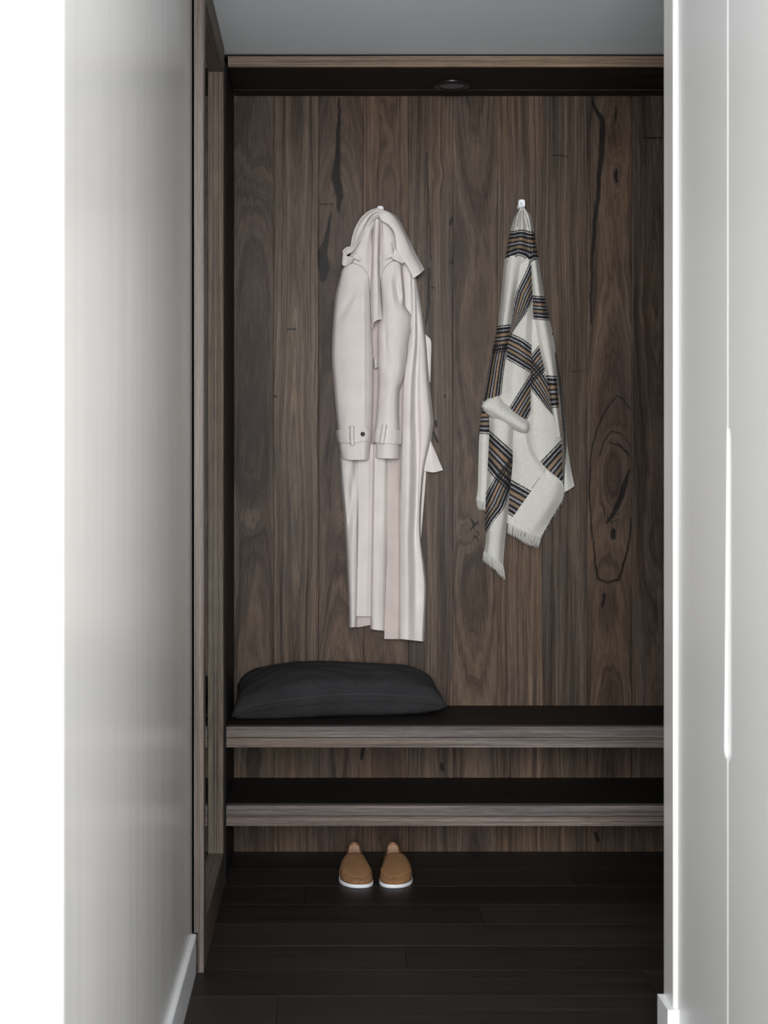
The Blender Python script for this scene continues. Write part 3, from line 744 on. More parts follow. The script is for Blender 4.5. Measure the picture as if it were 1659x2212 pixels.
sr = patch('sleeve', [
    [(821, 608, 5.2), (825, 592, 7.8), (833, 577, 8.6), (846, 566.5, 9.1), (858, 566, 8.8), (866, 573, 7.4), (869, 586, 4.6)],
    [(823, 640, 5.2), (828, 638, 7.8), (836, 636, 9), (847, 634, 9.5), (859, 634, 8.0), (869, 635, 8.4), (874.5, 637, 4.6)],
    [(824, 662, 5.2), (830, 662, 7.6), (839, 662, 9.2), (851, 662, 9.8), (863, 661, 9.0), (871, 661, 7.8), (876, 662, 4.4)],
    [(823, 682, 5.2), (829, 682, 7.4), (840, 682, 9.2), (854, 681, 10), (870, 680, 9.2), (882, 680, 7.4), (888.5, 681, 4.2)],
    R7(705, (817, 824, 837, 853, 869, 882, 889), dr_), R7(740, (816, 822, 836, 850, 865, 876, 882.5), dr_), R7(790, (817, 823, 835, 848, 862, 871, 877), dr_),
    R7(825, (817.5, 823, 834, 845, 857, 865, 869), dr_), R7(845, (816.5, 822, 833, 843, 853, 859, 862), dr_), R7(890, (814, 819, 830, 841, 852, 858, 861), dr_), R7(925, (811, 816, 828, 840, 852, 859, 862), dr_),
    R7(962, (811, 816, 827, 839, 851, 859, 863), dr_), [(810, 988.5, 5), (815, 989, 7.4), (826, 990, 9), (838, 990.5, 9.6), (850, 990.5, 9), (859, 990.5, 7.4), (862.5, 990, 4.6)]],
    M_WOOL, coat, nu=7, nv=7, thick=TK, back=3.2,
    wob=lambda X, Y: -0.75 * np.exp(-(((X - 856) - (Y - 618) * 0.42) / 5.5) ** 2) * np.exp(-((Y - 622) / 30) ** 2) - 0.55 * np.exp(-((X - 833 - (Y - 730) * 0.05) / 3.5) ** 2) * np.exp(-((Y - 735) / 32) ** 2)
    + 0.25 * np.sin((X - Y * 0.8) / 9) * np.exp(-((Y - 800) / 50) ** 2))
patch('cuff_strap', [
    [(809, 925, 5.4), (814, 925.5, 8), (828, 926.5, 9.7), (842, 927.5, 10.2), (856, 928.6, 9.2), (867.5, 929.5, 6.8)],
    [(806, 940, 5.6), (813, 940.5, 8.1), (827, 941.5, 9.8), (842, 942.5, 10.3), (856, 943.5, 9.3), (867.5, 944.5, 6.8)],
    [(805, 954.5, 5.6), (812, 955.5, 8.1), (827, 957, 9.8), (841, 958, 10.3), (855, 959, 9.3), (866.5, 959.5, 6.8)]], M_WOOL, sr, thick=0.004)
patch('belt_loop', [[(825, 918, 9.6), (827.5, 917, 10.3), (833.5, 917, 10.6), (836, 918.5, 9.8)], [(822, 938, 10), (824.5, 938, 10.8), (830.5, 938, 11), (833.5, 938, 10.2)],
                    [(819.5, 956, 9.4), (821.5, 957.5, 10.3), (828, 957.5, 10.6), (831, 956, 9.8)]], M_WOOL, sr, thick=0.002)
# right side of the body: one long hanging fold
patch('body_under', [[(862, 560, 3.0), (872, 558, 4.6), (882, 566, 5.0), (892, 580, 4.6)], R7(600, (866, 874, 884, 896), (3.0, 4.4, 4.8, 4.0)), R7(660, (868, 876, 885, 894), (2.6, 3.8, 4.4, 3.8)),
                     R7(720, (872, 879, 886, 893), (2.4, 3.4, 4.0, 3.6)), R7(790, (862, 868, 874, 880), (2.0, 2.8, 3.2, 3.0))], M_WOOL, coat, thick=TK)
patch('body_side', [
    [(886, 584, 4.8), (888, 584, 5.8), (892, 586, 6.2), (895, 589, 5.8), (897, 592, 4.8), (899, 597, 3.6), (900.5, 602, 1.4)],
    R7(660, (889.5, 891.5, 896, 900, 904, 908, 911), (4.8, 6.0, 6.3, 5.5, 5.0, 4.0, 1.4)), R7(738, (886.5, 888.5, 896, 903, 910, 917, 921), (4.8, 6.0, 6.5, 4.7, 5.4, 4.4, 1.4)),
    R7(823, (872, 874.5, 888, 899, 909, 921, 928), (4.6, 5.9, 7.0, 4.2, 5.7, 4.8, 1.4)), R7(905, (869, 871.5, 885, 899, 912, 928, 936), (4.4, 5.8, 7.2, 3.8, 5.7, 4.8, 1.4)),
    R7(925, (868.5, 871, 885, 900, 912, 927, 935), (4.4, 5.8, 7.2, 3.8, 5.7, 4.8, 1.4)),
    R7(960, (867.5, 870, 885, 901, 912, 923, 930.5), (4.2, 5.8, 7.2, 3.8, 5.4, 4.7, 1.4)), R7(1016, (866, 869, 884, 901, 908, 913, 916.5), (4.0, 5.8, 7.2, 3.7, 4.7, 4.2, 1.4)),
    R7(1100, (860, 867, 882, 899, 904, 907, 909.5), (3.0, 5.6, 7.2, 3.7, 4.8, 4, 1.6)), R7(1160, (860, 866, 880, 896, 903, 907, 909), (3.0, 5.6, 7.2, 3.9, 4.6, 4, 1.6)),
    R7(1230, (860, 866, 880, 897, 907, 914, 918), (3.0, 5.6, 7.2, 4.2, 4.4, 4, 1.6)), R7(1275, (860, 866, 881, 897, 909, 917, 921), (3.0, 5.6, 7.2, 4.3, 4.4, 4, 1.6)),
    [(860, 1380, 3.0), (866, 1380.5, 5.6), (880, 1382, 6.7), (895, 1383.5, 5.0), (904, 1384.5, 4.4), (912, 1385.5, 4), (917, 1386, 1.6)]], M_WOOL, coat, nu=8, nv=8, thick=TK)
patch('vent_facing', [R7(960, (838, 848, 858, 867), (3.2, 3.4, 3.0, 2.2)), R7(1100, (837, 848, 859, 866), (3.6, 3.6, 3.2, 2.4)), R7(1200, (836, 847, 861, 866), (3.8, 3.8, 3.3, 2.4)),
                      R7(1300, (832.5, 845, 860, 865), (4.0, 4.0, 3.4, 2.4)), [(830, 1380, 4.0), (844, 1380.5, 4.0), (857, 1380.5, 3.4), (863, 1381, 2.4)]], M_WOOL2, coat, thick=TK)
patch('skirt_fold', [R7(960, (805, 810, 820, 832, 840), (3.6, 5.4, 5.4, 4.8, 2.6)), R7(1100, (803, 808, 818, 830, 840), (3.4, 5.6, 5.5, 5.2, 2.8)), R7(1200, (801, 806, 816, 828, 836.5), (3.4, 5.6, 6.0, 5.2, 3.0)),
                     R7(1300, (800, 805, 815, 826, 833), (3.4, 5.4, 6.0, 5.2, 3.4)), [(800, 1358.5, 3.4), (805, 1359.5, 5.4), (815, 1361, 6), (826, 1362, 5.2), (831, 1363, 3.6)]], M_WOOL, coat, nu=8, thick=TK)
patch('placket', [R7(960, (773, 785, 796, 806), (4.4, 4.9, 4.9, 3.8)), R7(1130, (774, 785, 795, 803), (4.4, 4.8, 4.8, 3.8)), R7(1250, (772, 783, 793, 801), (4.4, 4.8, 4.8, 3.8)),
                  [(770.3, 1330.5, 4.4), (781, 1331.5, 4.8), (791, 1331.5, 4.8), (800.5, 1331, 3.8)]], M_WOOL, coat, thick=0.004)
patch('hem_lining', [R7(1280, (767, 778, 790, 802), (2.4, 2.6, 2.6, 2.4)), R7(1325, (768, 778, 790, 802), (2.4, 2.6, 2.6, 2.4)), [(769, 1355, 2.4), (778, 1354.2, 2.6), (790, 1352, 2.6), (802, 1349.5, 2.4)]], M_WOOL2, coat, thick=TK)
patch('skirt_fold', [
    R7(960, (733, 738, 748, 760, 768, 775), (1.2, 4.0, 5.2, 5.2, 4.6, 3.2)), R7(1010, (734.5, 739, 749, 760, 768, 775), (1.2, 4.2, 5.3, 4.9, 3.4, 3.0)),
    R7(1060, (738, 743, 752, 760, 768, 775), (1.2, 4.3, 5.0, 3.6, 3.6, 3.2)), R7(1110, (743, 748, 754, 761, 769, 775), (1.2, 4.0, 3.6, 4.2, 4.6, 3.2)),
    R7(1150, (746, 750, 756, 763, 769, 774), (1.2, 3.2, 4.2, 5.0, 4.6, 3.2)), R7(1200, (748, 752, 758, 764, 770, 774), (1.2, 4.0, 5.2, 5.4, 4.6, 3.2)), R7(1290, (752, 755, 760, 765, 769, 773), (1.2, 4.2, 5.4, 5.4, 4.6, 3.2)),
    [(753, 1355, 1.2), (756, 1355.5, 4.2), (760, 1355.5, 5.4), (764, 1355, 5.4), (768, 1354.5, 4.6), (771, 1353.5, 3.2)]], M_WOOL, coat, nu=7, thick=TK)
patch('side_layer', [R7(990, (898, 910, 921), (1.0, 1.4, 1.0)), R7(1030, (898, 909, 920), (1.0, 1.4, 1.0)), R7(1100, (897, 907, 914.5), (1.0, 1.3, 0.9)), R7(1165, (897, 904, 909), (1.0, 1.2, 0.9))], M_WOOL, coat, thick=TK)
patch('belt_end', [[(925, 945, 1.8), (929, 947, 2.2), (932, 955, 2.0)], [(919, 985, 1.8), (932, 984, 2.8), (945, 987, 2.0)], [(915, 1017, 1.8), (936, 1020.5, 3.0), (957, 1015.5, 2.2)]], M_WOOL, coat, thick=TK)
patch('belt', [[(908, 718, 1.0), (916, 720, 1.6), (921, 723.5, 1.4)], [(910, 738, 1.0), (922, 737, 1.8), (931, 737, 1.4)], [(914, 780, 1), (925, 780, 1.8), (931, 780, 1.4)], [(916, 826, 1), (925, 826, 1.6), (929.5, 826, 1.2)]], M_WOOL, coat, thick=TK)
patch('belt_keeper', [[(806.5, 776, 3), (811, 773.5, 4.6), (817, 772, 3.6)], [(806.5, 784, 3.2), (811, 783, 5.0), (817, 783, 3.8)], [(807, 795, 3), (811, 795.5, 4.6), (817, 793, 3.6)]], M_WOOL, coat, thick=0.004)
# collar
col_r = patch('collar', [
    [(818, 452, 8.6), (822, 451.5, 9.2), (826, 452, 9.0), (830, 454, 6.4)], [(819.5, 466, 10), (829, 460, 10.4), (840, 458, 9.6), (849, 461, 6)],
    [(826, 477, 10.4), (840, 472, 10.6), (852, 470, 9.4), (861, 473, 5.6)], [(839, 484.5, 10.3), (850, 484, 10.4), (861, 484, 9.0), (869.5, 487, 5.4)],
    [(851, 500, 10.2), (861, 501, 10.0), (871, 503, 8.8), (878, 505, 5.2)], [(855.5, 522, 10), (867, 522, 9.8), (879, 523, 8.6), (887, 523, 5.0)],
    [(857, 540, 9.6), (871, 540, 9.4), (885, 541, 8.2), (895, 541, 5.0)], [(866, 556, 9.2), (879, 557, 9.0), (893, 558, 7.8), (904, 559, 4.8)],
    [(880, 574, 8.8), (890, 572, 8.6), (901, 571, 7.6), (910.5, 570, 4.8)], [(893, 600.5, 8.0), (901, 595, 8.0), (909, 589, 7.2), (916.5, 581.5, 4.8)]], M_WOOL, coat, nu=6, nv=5, thick=0.0035)
patch('collar', [
    [(819, 449.5, 8.6), (818.5, 452, 9.2), (818, 456, 9.0)], [(806, 452.5, 7.6), (808, 456, 8.6), (810, 460, 8.2)], [(795, 457.5, 6.4), (798, 463, 7.6), (801, 469, 7.0)],
    [(781, 470, 5.2), (786, 476, 6.6), (791, 481, 6.2)], [(769, 490, 4.6), (776, 494, 5.8), (784, 498, 5.6)], [(761.5, 512, 4.2), (770, 515, 5.4), (779, 518, 5.2)], [(757.5, 534, 4.0), (765, 538, 5.0), (775, 542, 4.8)]],
    M_WOOL, coat, nu=6, nv=6, thick=0.0035)
patch('neck_roll', [
    [(820, 455, 9.2), (819.5, 461, 9.9), (819, 470, 8.4)], [(807, 460, 8.2), (809, 465, 9.6), (811, 473, 8.2)], [(796, 469, 7.0), (800, 474, 8.8), (804, 480, 7.8)], [(786.5, 483, 5.6), (791, 487, 7.8), (797, 491, 7.3)],
    [(778, 502, 4.9), (783, 505, 6.9), (789, 508, 6.8)], [(770, 523, 4.4), (775, 526, 5.9), (781, 528, 6.0)]], M_WOOL, coat, nu=6, nv=6, thick=TK)
# epaulettes with their loops
patch('epaulette', [[(778, 520.5, 8.4), (774, 528, 8.0)], [(763, 531, 9.2), (762, 543, 8.4)], [(750, 534.5, 9.8), (750, 550, 8.8)], [(743.5, 540.5, 10.2), (743, 558, 9.0)],
                    [(743.5, 546, 10.6), (740.8, 568, 9.2)], [(749, 553.5, 10.6), (744, 574, 9.4)], [(764, 557, 9.6), (757, 566.5, 8.8)]], M_WOOL, coat, nu=8, nv=6, thick=0.0038)
patch('epaulette_loop', [[(765, 549, 9.2), (773, 552, 9.6), (781.5, 556.5, 9.0)], [(763, 557, 9.2), (771, 560.5, 9.6), (779.5, 564.5, 9.0)]], M_WOOL, coat, nu=5, nv=4, thick=0.003)
patch('epaulette', [[(845, 522, 8.2), (842, 528, 7.8)], [(850, 532, 9.4), (848, 540, 8.4)], [(852, 540, 9.8), (849, 548, 9.0)], [(853, 537, 10.4), (846.5, 557, 10.2)], [(862, 550, 10.2), (857, 563.5, 10.0)], [(873.5, 565, 9.0), (870.5, 569.5, 9.0)]],
      M_WOOL, coat, nu=8, nv=6, thick=0.0038)
patch('epaulette_loop', [[(830.5, 553, 8.8), (839, 549.5, 9.4), (848.5, 547, 9.4)], [(832, 561, 8.8), (841, 557, 9.4), (850, 553.5, 9.4)]], M_WOOL, coat, nu=5, nv=4, thick=0.003)
def seam(pts, parent, name='seam', r=0.0007, mat=None):
    w = catmull(np.array(line_on(pts, 6)), 6)
    keep(tube(name, w, r, mat or M_SEAM), parent)
for pts in ([(818.5, 451, 9.0), (819, 458, 9.6), (819.5, 466, 10.1), (826, 477, 10.5), (839, 484.5, 10.4), (851, 500, 10.3), (855.5, 522, 10.1), (857, 540, 9.7), (866, 556, 9.3), (880, 574, 8.9), (893, 600.5, 8.1)],
            [(893, 600.5, 8.1), (901, 595, 8.1), (909, 589, 7.3), (916.5, 581.5, 4.9)],
            [(819, 449.5, 8.7), (806, 452.5, 7.7), (795, 457.5, 6.5), (781, 470, 5.3), (769, 490, 4.7), (761.5, 512, 4.3), (757.5, 534, 4.1)],
            [(778, 520.5, 8.5), (763, 531, 9.3), (750, 534.5, 9.9), (743.5, 540.5, 10.3), (743.5, 546, 10.7), (749, 553.5, 10.7), (764, 557, 9.7)],
            [(889.5, 600, 5.2), (890, 660, 5.4), (889, 700, 5.4), (887, 738, 5.4), (873, 823, 5.2), (870, 905, 5.0), (867, 1016, 4.8)]):
    seam(pts, coat, 'rolled_edge', 0.0013, M_WOOL)
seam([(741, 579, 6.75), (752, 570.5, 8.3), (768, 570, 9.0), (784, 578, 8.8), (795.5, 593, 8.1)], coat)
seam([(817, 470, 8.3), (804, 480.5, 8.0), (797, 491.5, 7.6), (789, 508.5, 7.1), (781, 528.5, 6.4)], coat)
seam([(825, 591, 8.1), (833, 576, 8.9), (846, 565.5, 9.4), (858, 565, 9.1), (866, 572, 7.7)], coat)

# ================================================================ PLAID SCARF
scarf = empty('scarf', P(1128, 760, WY - 0.02), 'cream wool scarf with black and tan plaid bands, hanging on a hook', 'scarf')
ST = 0.0030
def sp(name, rows, bands=(), nu=9, nv=12, **kw):
    return patch(name, rows, M_PLAID, scarf, nu=nu, nv=nv, thick=ST, bands=list(bands), **kw)
sp('back_layer', [R7(560, (1095, 1110, 1130, 1150, 1160), (.9, 1.5, 1.6, 1.5, .9)), R7(720, (1078, 1105, 1130, 1165, 1190), (.9, 1.5, 1.6, 1.5, .9)), R7(880, (1052, 1090, 1130, 1175, 1208), (.9, 1.5, 1.6, 1.5, .9)),
                  R7(1000, (1050, 1090, 1130, 1175, 1214), (.9, 1.5, 1.6, 1.5, .9)), R7(1060, (1060, 1090, 1125, 1165, 1205), (.9, 1.5, 1.6, 1.5, .9))], nu=4, nv=4)
sp('left_tail', [R7(866, (1043, 1049, 1055, 1062), (1.0, 2.0, 2.2, 1.6)), R7(937, (1035.5, 1043, 1051, 1060), (1.0, 2.2, 2.4, 1.6)), R7(1000, (1033.5, 1041, 1049, 1058), (1.0, 2.2, 2.4, 1.6)),
                 R7(1055, (1032, 1040, 1048, 1056), (1.0, 2.2, 2.4, 1.6)), [(1029, 1080, 1.0), (1037, 1083, 2.0), (1045, 1084, 2.4), (1054, 1085, 1.6)]],
   [([(1025, 877), (1062, 871)], [(1025, 936), (1062, 939)])])
sp('right_sliver', [R7(720, (1185, 1191, 1196), (2.2, 3, 1.2)), R7(790, (1196, 1202, 1206.5), (2.2, 3.2, 1.2)), R7(880, (1203, 1211, 1217.5), (2.2, 3.6, 1.2)), R7(960, (1206, 1217, 1225.5), (2.2, 3.6, 1.2)),
                    R7(1010, (1208, 1221, 1233), (2.2, 3.4, 1.4)), [(1210, 1066, 2.2), (1226, 1060, 3.0), (1241, 1050, 1.6)]],
   [([(1193, 800), (1203, 880), (1206, 950), (1206, 1060)], [(1207, 775), (1216, 860), (1222, 930), (1224, 960), (1219, 1050)])])
sp('mid_fold', [
    R7(690, (1145, 1150, 1155, 1160, 1166), (3.6, 4.4, 4.6, 4.6, 4.0)), R7(750, (1144, 1150, 1158, 1165, 1174), (3.6, 4.8, 5.2, 4.8, 3.8)), R7(800, (1143, 1151, 1162, 1173, 1186), (3.6, 5.2, 5.6, 5, 3.8)),
    R7(880, (1142, 1152, 1170, 1187, 1199), (3.6, 5.6, 6, 5.2, 3.8)), R7(940, (1139, 1155, 1176, 1196, 1211), (3.8, 5.8, 6.2, 5.4, 3.6)),
    R7(1000, (1150, 1165, 1182, 1201, 1214), (3.8, 5, 5.6, 5, 3.4)), R7(1052, (1172, 1184, 1196, 1208, 1217), (3.4, 4.0, 4.4, 4.2, 3.2))],
   [([(1168, 740), (1163, 747), (1148, 766), (1138, 778)], [(1195, 782), (1179, 800), (1150, 828), (1138, 840)]),
    ([(1138, 764), (1150, 776), (1175, 804), (1190, 832), (1208, 880)], [(1138, 830), (1149, 843), (1179, 881), (1201, 905), (1220, 928)]),
    ([(1226, 936), (1205, 958), (1165, 1000), (1140, 1026)], [(1262, 985), (1238, 1012), (1212, 1050), (1190, 1082)])])
sp('centre_fold', [
    [(1114, 560, 4.2), (1124, 556, 5.6), (1134, 556, 6.2), (1142, 561, 6.5), (1149, 572, 4.6)], R7(640, (1103, 1113, 1126, 1140, 1151), (3.4, 4.4, 6, 6.8, 4.6)),
    R7(700, (1096, 1106, 1120, 1136, 1150.5), (3.4, 4.4, 5.8, 6.6, 4.4)), R7(760, (1088, 1099, 1115, 1134, 1149), (3.6, 5.2, 6.8, 6.6, 4.4)), R7(820, (1080, 1092, 1110, 1132, 1148), (3.8, 5.4, 7.2, 6.8, 4.4)),
    [(1076, 866, 4), (1092, 872, 5.4), (1110, 880, 6.8), (1130, 888, 6.4), (1148.5, 892, 4.2)], [(1072, 890, 3.6), (1090, 902, 5), (1108, 912, 6), (1128, 922, 5.6), (1147, 926, 4.0)]],
   [([(1147, 560), (1130, 600), (1115, 630), (1109, 660), (1105, 690), (1101, 724)], [(1172, 610), (1150, 650), (1135, 680), (1120, 700), (1109, 716), (1104, 726)]),
    ([(1085, 712), (1104, 720), (1130, 732), (1152, 749)], [(1080, 768), (1095, 776), (1125, 793), (1152, 809)]),
    ([(1154, 793), (1143, 812), (1120, 848), (1094, 890)], [(1172, 850), (1152, 882), (1138, 906), (1125, 926)])])
sp('right_column', [
    [(1143, 566, 4.2), (1149, 563, 6), (1157, 563, 5.8), (1164, 565, 2.0)], R7(640, (1149.5, 1158, 1167, 1176), (4.4, 6.2, 6, 2.0)), R7(690, (1154, 1164, 1176, 1187), (4.4, 6.4, 6.2, 2.0)),
    R7(745, (1163, 1173, 1186, 1199), (4.6, 6.4, 6.2, 2.0)), R7(812, (1180, 1187, 1196, 1204), (4.6, 6.4, 6.2, 2.6)), R7(880, (1191, 1196, 1202, 1207), (4.6, 6.0, 5.8, 3.2)), R7(945, (1205, 1207, 1211, 1213), (4.4, 5.2, 4.8, 3.2))],
   [([(1135, 637), (1195, 642)], [(1135, 688), (1200, 694)]), ([(1165, 810), (1220, 813)], [(1175, 884), (1225, 878)])])
sp('left_column', [
    [(1089, 560, 2.0), (1096, 556, 5.4), (1107, 552, 7), (1118, 552, 6.8), (1131, 556, 5.2)], R7(640, (1082, 1088, 1096, 1104.5, 1112), (2.0, 5.5, 7.4, 7.0, 4.8)),
    [(1075, 704, 2.0), (1081, 703, 5.5), (1088, 702, 7.4), (1096, 701, 7.0), (1104, 700, 4.8)], [(1062.5, 764, 2.0), (1070, 762, 5.6), (1079, 760, 7.2), (1088, 758, 6.8), (1096, 757, 4.8)],
    [(1054.5, 806, 2.0), (1063, 804, 5.6), (1072, 802, 7.2), (1081, 801, 6.8), (1089.5, 800, 4.8)], [(1043, 880, 2.0), (1053, 868, 5.5), (1064, 860, 6.6), (1074, 855, 6.2), (1085, 852, 4.2)]],
   [([(1055, 706), (1110, 700)], [(1050, 766), (1110, 757)]), ([(1097, 730), (1094, 760), (1087, 810), (1082, 860)], [(1068, 730), (1055, 770), (1044, 830), (1030, 890)], lambda X, Y: Y > 744)])
sp('gathered_top', [
    [(1123, 449, 3.6), (1124.5, 447, 4.8), (1126.5, 446, 5.4), (1128.5, 446, 5.6), (1130.5, 446, 5.4), (1132.5, 447.5, 4.8), (1134, 450, 3.6)],
    [(1112, 468, 2.4), (1118, 467, 5.2), (1122, 467, 4.8), (1128, 467, 6.4), (1133, 467, 4.8), (1141, 466, 5.6), (1147.5, 467, 2.2)],
    R7(490, (1104.5, 1113, 1117.5, 1128, 1139, 1146, 1152), (2.0, 5.6, 4.6, 7.0, 4.6, 6.0, 2.0)), [(1099, 515, 2.0), (1108, 515, 6), (1112, 514, 4.8), (1126, 510, 7.4), (1141, 515, 4.8), (1148, 515, 6.2), (1156, 515, 2)],
    [(1095, 538, 2.0), (1104, 537, 6), (1108, 535, 5), (1123, 529, 7.6), (1142, 538, 4.8), (1150, 537, 6.2), (1159.5, 537, 2.0)],
    [(1090, 566, 2.0), (1097, 565, 6), (1101, 560, 5.4), (1119, 552, 7.8), (1144, 570, 5.4), (1151, 563, 6.3), (1163.5, 562, 2.0)],
    [(1090, 590, 1.2), (1096, 590, 2.4), (1101, 588, 2.6), (1119, 584, 3.0), (1144, 596, 2.4), (1151, 590, 2.6), (1163, 588, 1.2)]],
   [([(1090, 500), (1112, 499), (1115, 497), (1128, 496), (1140, 498), (1143, 500), (1170, 500)],
     [(1080, 573), (1097, 569), (1103, 560), (1120, 552), (1132, 556), (1141, 565), (1148, 566), (1155, 560), (1180, 562)])])
sp('tail_fold', [
    [(1056, 890, 3.4), (1070, 893, 5.6), (1085, 899, 6.2), (1098, 905, 5.8), (1111, 913, 3.8)], [(1057, 930, 2.6), (1068, 932, 6), (1084, 935, 7.2), (1098, 938, 6.6), (1109.5, 940, 3.8)],
    R7(1000, (1054, 1065, 1082, 1096, 1107.5), (2.4, 6, 7.4, 6.6, 3.6)), R7(1060, (1050, 1060, 1077, 1092, 1101.5), (2.2, 6, 7.2, 6.4, 3.4)), R7(1120, (1048, 1057, 1071, 1086, 1096.5), (2.2, 5.6, 6.8, 6.2, 3.2)),
    R7(1165, (1049, 1057, 1068, 1080, 1091.5), (2.2, 5.2, 6.2, 5.6, 2.8)), [(1045.5, 1193, 2.2), (1054, 1198, 4.8), (1066, 1207, 5.6), (1077, 1215, 4.8), (1087, 1222, 2.6)]],
   [([(1040, 914), (1057, 929.5), (1106, 973), (1120, 985)], [(1036, 994), (1053, 1014), (1067, 1032), (1104, 1066)]),
    ([(1118, 968), (1106, 985), (1084, 1012), (1067, 1034), (1050, 1065), (1042, 1082)], [(1112, 1040), (1101, 1065), (1088, 1100), (1067, 1125), (1049, 1154), (1040, 1168)])])
infl = sp('front_flap', [
    [(1104, 920, 3.4), (1114, 923, 4.6), (1124, 926, 5.2), (1132, 929, 5.4), (1139, 932, 4.6)], R7(975, (1102, 1115, 1130, 1142, 1151), (3.0, 5, 5.8, 6.4, 5.4)), R7(1010, (1100, 1120, 1142, 1162, 1178), (2.8, 5, 6.2, 7.0, 6.0)),
    [(1097, 1058, 2.6), (1122, 1058, 5), (1152, 1056, 6.2), (1186, 1052, 7.0), (1217, 1048, 5.2)], [(1094, 1108, 2.6), (1118, 1112, 4.8), (1145, 1114, 5.6), (1172, 1112, 6), (1199, 1104, 4.0)],
    [(1095, 1130, 2.6), (1112, 1137, 4.2), (1135, 1147, 4.8), (1152, 1154, 4.8), (1168, 1158, 3.8)]],
   [([(1085, 1026), (1104, 1036), (1147, 1060), (1180, 1078)], [(1080, 1100), (1098, 1110), (1110, 1118), (1150, 1140)])])
sp('hem_flap', [
    [(1176, 1013, 6.4), (1192, 1026, 7.2), (1206, 1038, 6.8), (1218, 1050, 5.0)], [(1149, 1058, 6.8), (1171, 1068, 7.4), (1194, 1076, 7.0), (1216, 1076, 4.2)], [(1123, 1095, 6.0), (1146, 1108, 6.6), (1170, 1118, 6.4), (1192, 1118, 4.0)],
    [(1098, 1131, 5.0), (1118, 1142, 5.6), (1143, 1152, 5.6), (1168, 1161, 4.0)]])
patch('rolled_edge', [
    [(1045, 873, 4.4), (1042.5, 875, 5.2), (1042, 878, 5.4), (1044, 882, 4.6)], [(1054, 863, 5.4), (1049, 870, 6.7), (1047, 879, 6.9), (1050, 890, 5.0)], [(1074, 857, 5.8), (1067, 869, 7.4), (1063, 884, 7.5), (1062, 899, 5.2)],
    [(1086, 871, 5.8), (1080, 881, 7.7), (1076, 894, 7.8), (1074, 906, 5.2)], [(1104, 884, 5.8), (1099, 894, 7.7), (1095, 905, 7.8), (1092, 916, 5.2)], [(1122, 897, 5.6), (1118, 907, 7.6), (1114, 917, 7.7), (1111, 926, 5.2)],
    [(1139, 911, 5.0), (1136, 919, 7), (1133, 928, 7.2), (1130, 936, 4.8)], [(1143, 917, 4.2), (1142, 922, 5.2), (1140, 930, 5.2), (1136, 937, 4.2)]],
    M_PLAID, scarf, nu=8, nv=8, thick=0.003, back=4.2, bands=[])
seam([(1046, 881, 5.6), (1056, 893, 5.9), (1076, 905, 5.9), (1094, 914, 5.9), (1112, 924, 5.9), (1132, 935, 5.4)], scarf, 'stitching', 0.0006, M_DSTITCH)
def fringe(top, bottom, n, seed, r=0.00075):
    rs = np.random.RandomState(seed); top = catmull(np.array(top, float), 12); bottom = catmull(np.array(bottom, float), 12)
    V, Q = [], []; ns = 5
    for k in range(n):
        t = (k + rs.uniform(-0.3, 0.3)) / (n - 1) * (len(top) - 1); t = min(max(t, 0), len(top) - 1.001); i = int(t); f = t - i
        a = top[i] * (1 - f) + top[i + 1] * f; b = bottom[i] * (1 - f) + bottom[i + 1] * f
        a = a.copy(); b = b.copy(); b[0] += rs.uniform(-2.0, 2.0); b[1] += rs.uniform(-3, 3.5); b[2] += rs.uniform(-.3, .3); a[1] -= 1.5
        side = rs.uniform(-1.5, 1.5); base = len(V)
        for s in range(ns):
            q = s / (ns - 1); p = a * (1 - q) + b * q; p[0] += side * math.sin(q * math.pi); w = P(p[0], p[1], WY - max(p[2], 0.4) / 100)
            rr = r * (1 - 0.5 * q)
            for c_ in range(4):
                an = c_ * math.pi / 2 + 0.4
                V.append((w[0] + rr * math.cos(an), w[1] + rr * math.sin(an), w[2]))
        for s in range(ns - 1):
            for c_ in range(4):
                Q.append((base + s * 4 + c_, base + s * 4 + (c_ + 1) % 4, base + s * 4 + 4 + (c_ + 1) % 4, base + s * 4 + 4 + c_))
    o = mesh_np('fringe', V, Q, M_FRINGE); o['kind'] = 'stuff'; keep(o, scarf)
fringe([(1029, 1079, 1.0), (1037, 1082, 2.0), (1045, 1083, 2.4), (1054, 1084, 1.6)], [(1032, 1096, 1.0), (1038, 1099, 2.0), (1045, 1101, 2.4), (1053, 1101, 1.6)], 85, 1, 0.0006)
fringe([(1045.5, 1192, 2.2), (1054, 1197, 4.8), (1066, 1206, 5.6), (1077, 1214, 4.8), (1087, 1221, 2.6)], [(1044.5, 1211, 2.2), (1055, 1218, 4.6), (1068, 1229, 5.2), (1079, 1240, 4.6), (1091, 1250, 2.6)], 190, 2, 0.0006)
fringe([(1098, 1130, 5.0), (1118, 1141, 5.6), (1143, 1151, 5.6), (1168, 1160, 4.0)], [(1096.5, 1151, 4.4), (1116, 1160, 5.0), (1138, 1174, 5.0), (1163, 1181, 3.8)], 260, 3, 0.0006)
fringe([(1218, 1060, 4.2), (1214, 1080, 4.0), (1200, 1104, 4.0), (1183, 1132, 4.0), (1168, 1160, 4.0)], [(1219.3, 1062, 4.1), (1215.3, 1082, 3.9), (1201.5, 1106.5, 3.9), (1184.5, 1134.5, 3.9), (1169.5, 1161.5, 3.9)], 80, 4, 0.0005)
seam([(1178, 1014, 6.85), (1164, 1034, 6.9), (1149, 1055, 6.6)], scarf, 'stitching', 0.0006, M_DSTITCH)
seam([(1124, 455, 5.9), (1121, 470, 5.2), (1117, 490, 5.05)], scarf, 'stitching', 0.0006, M_DSTITCH)
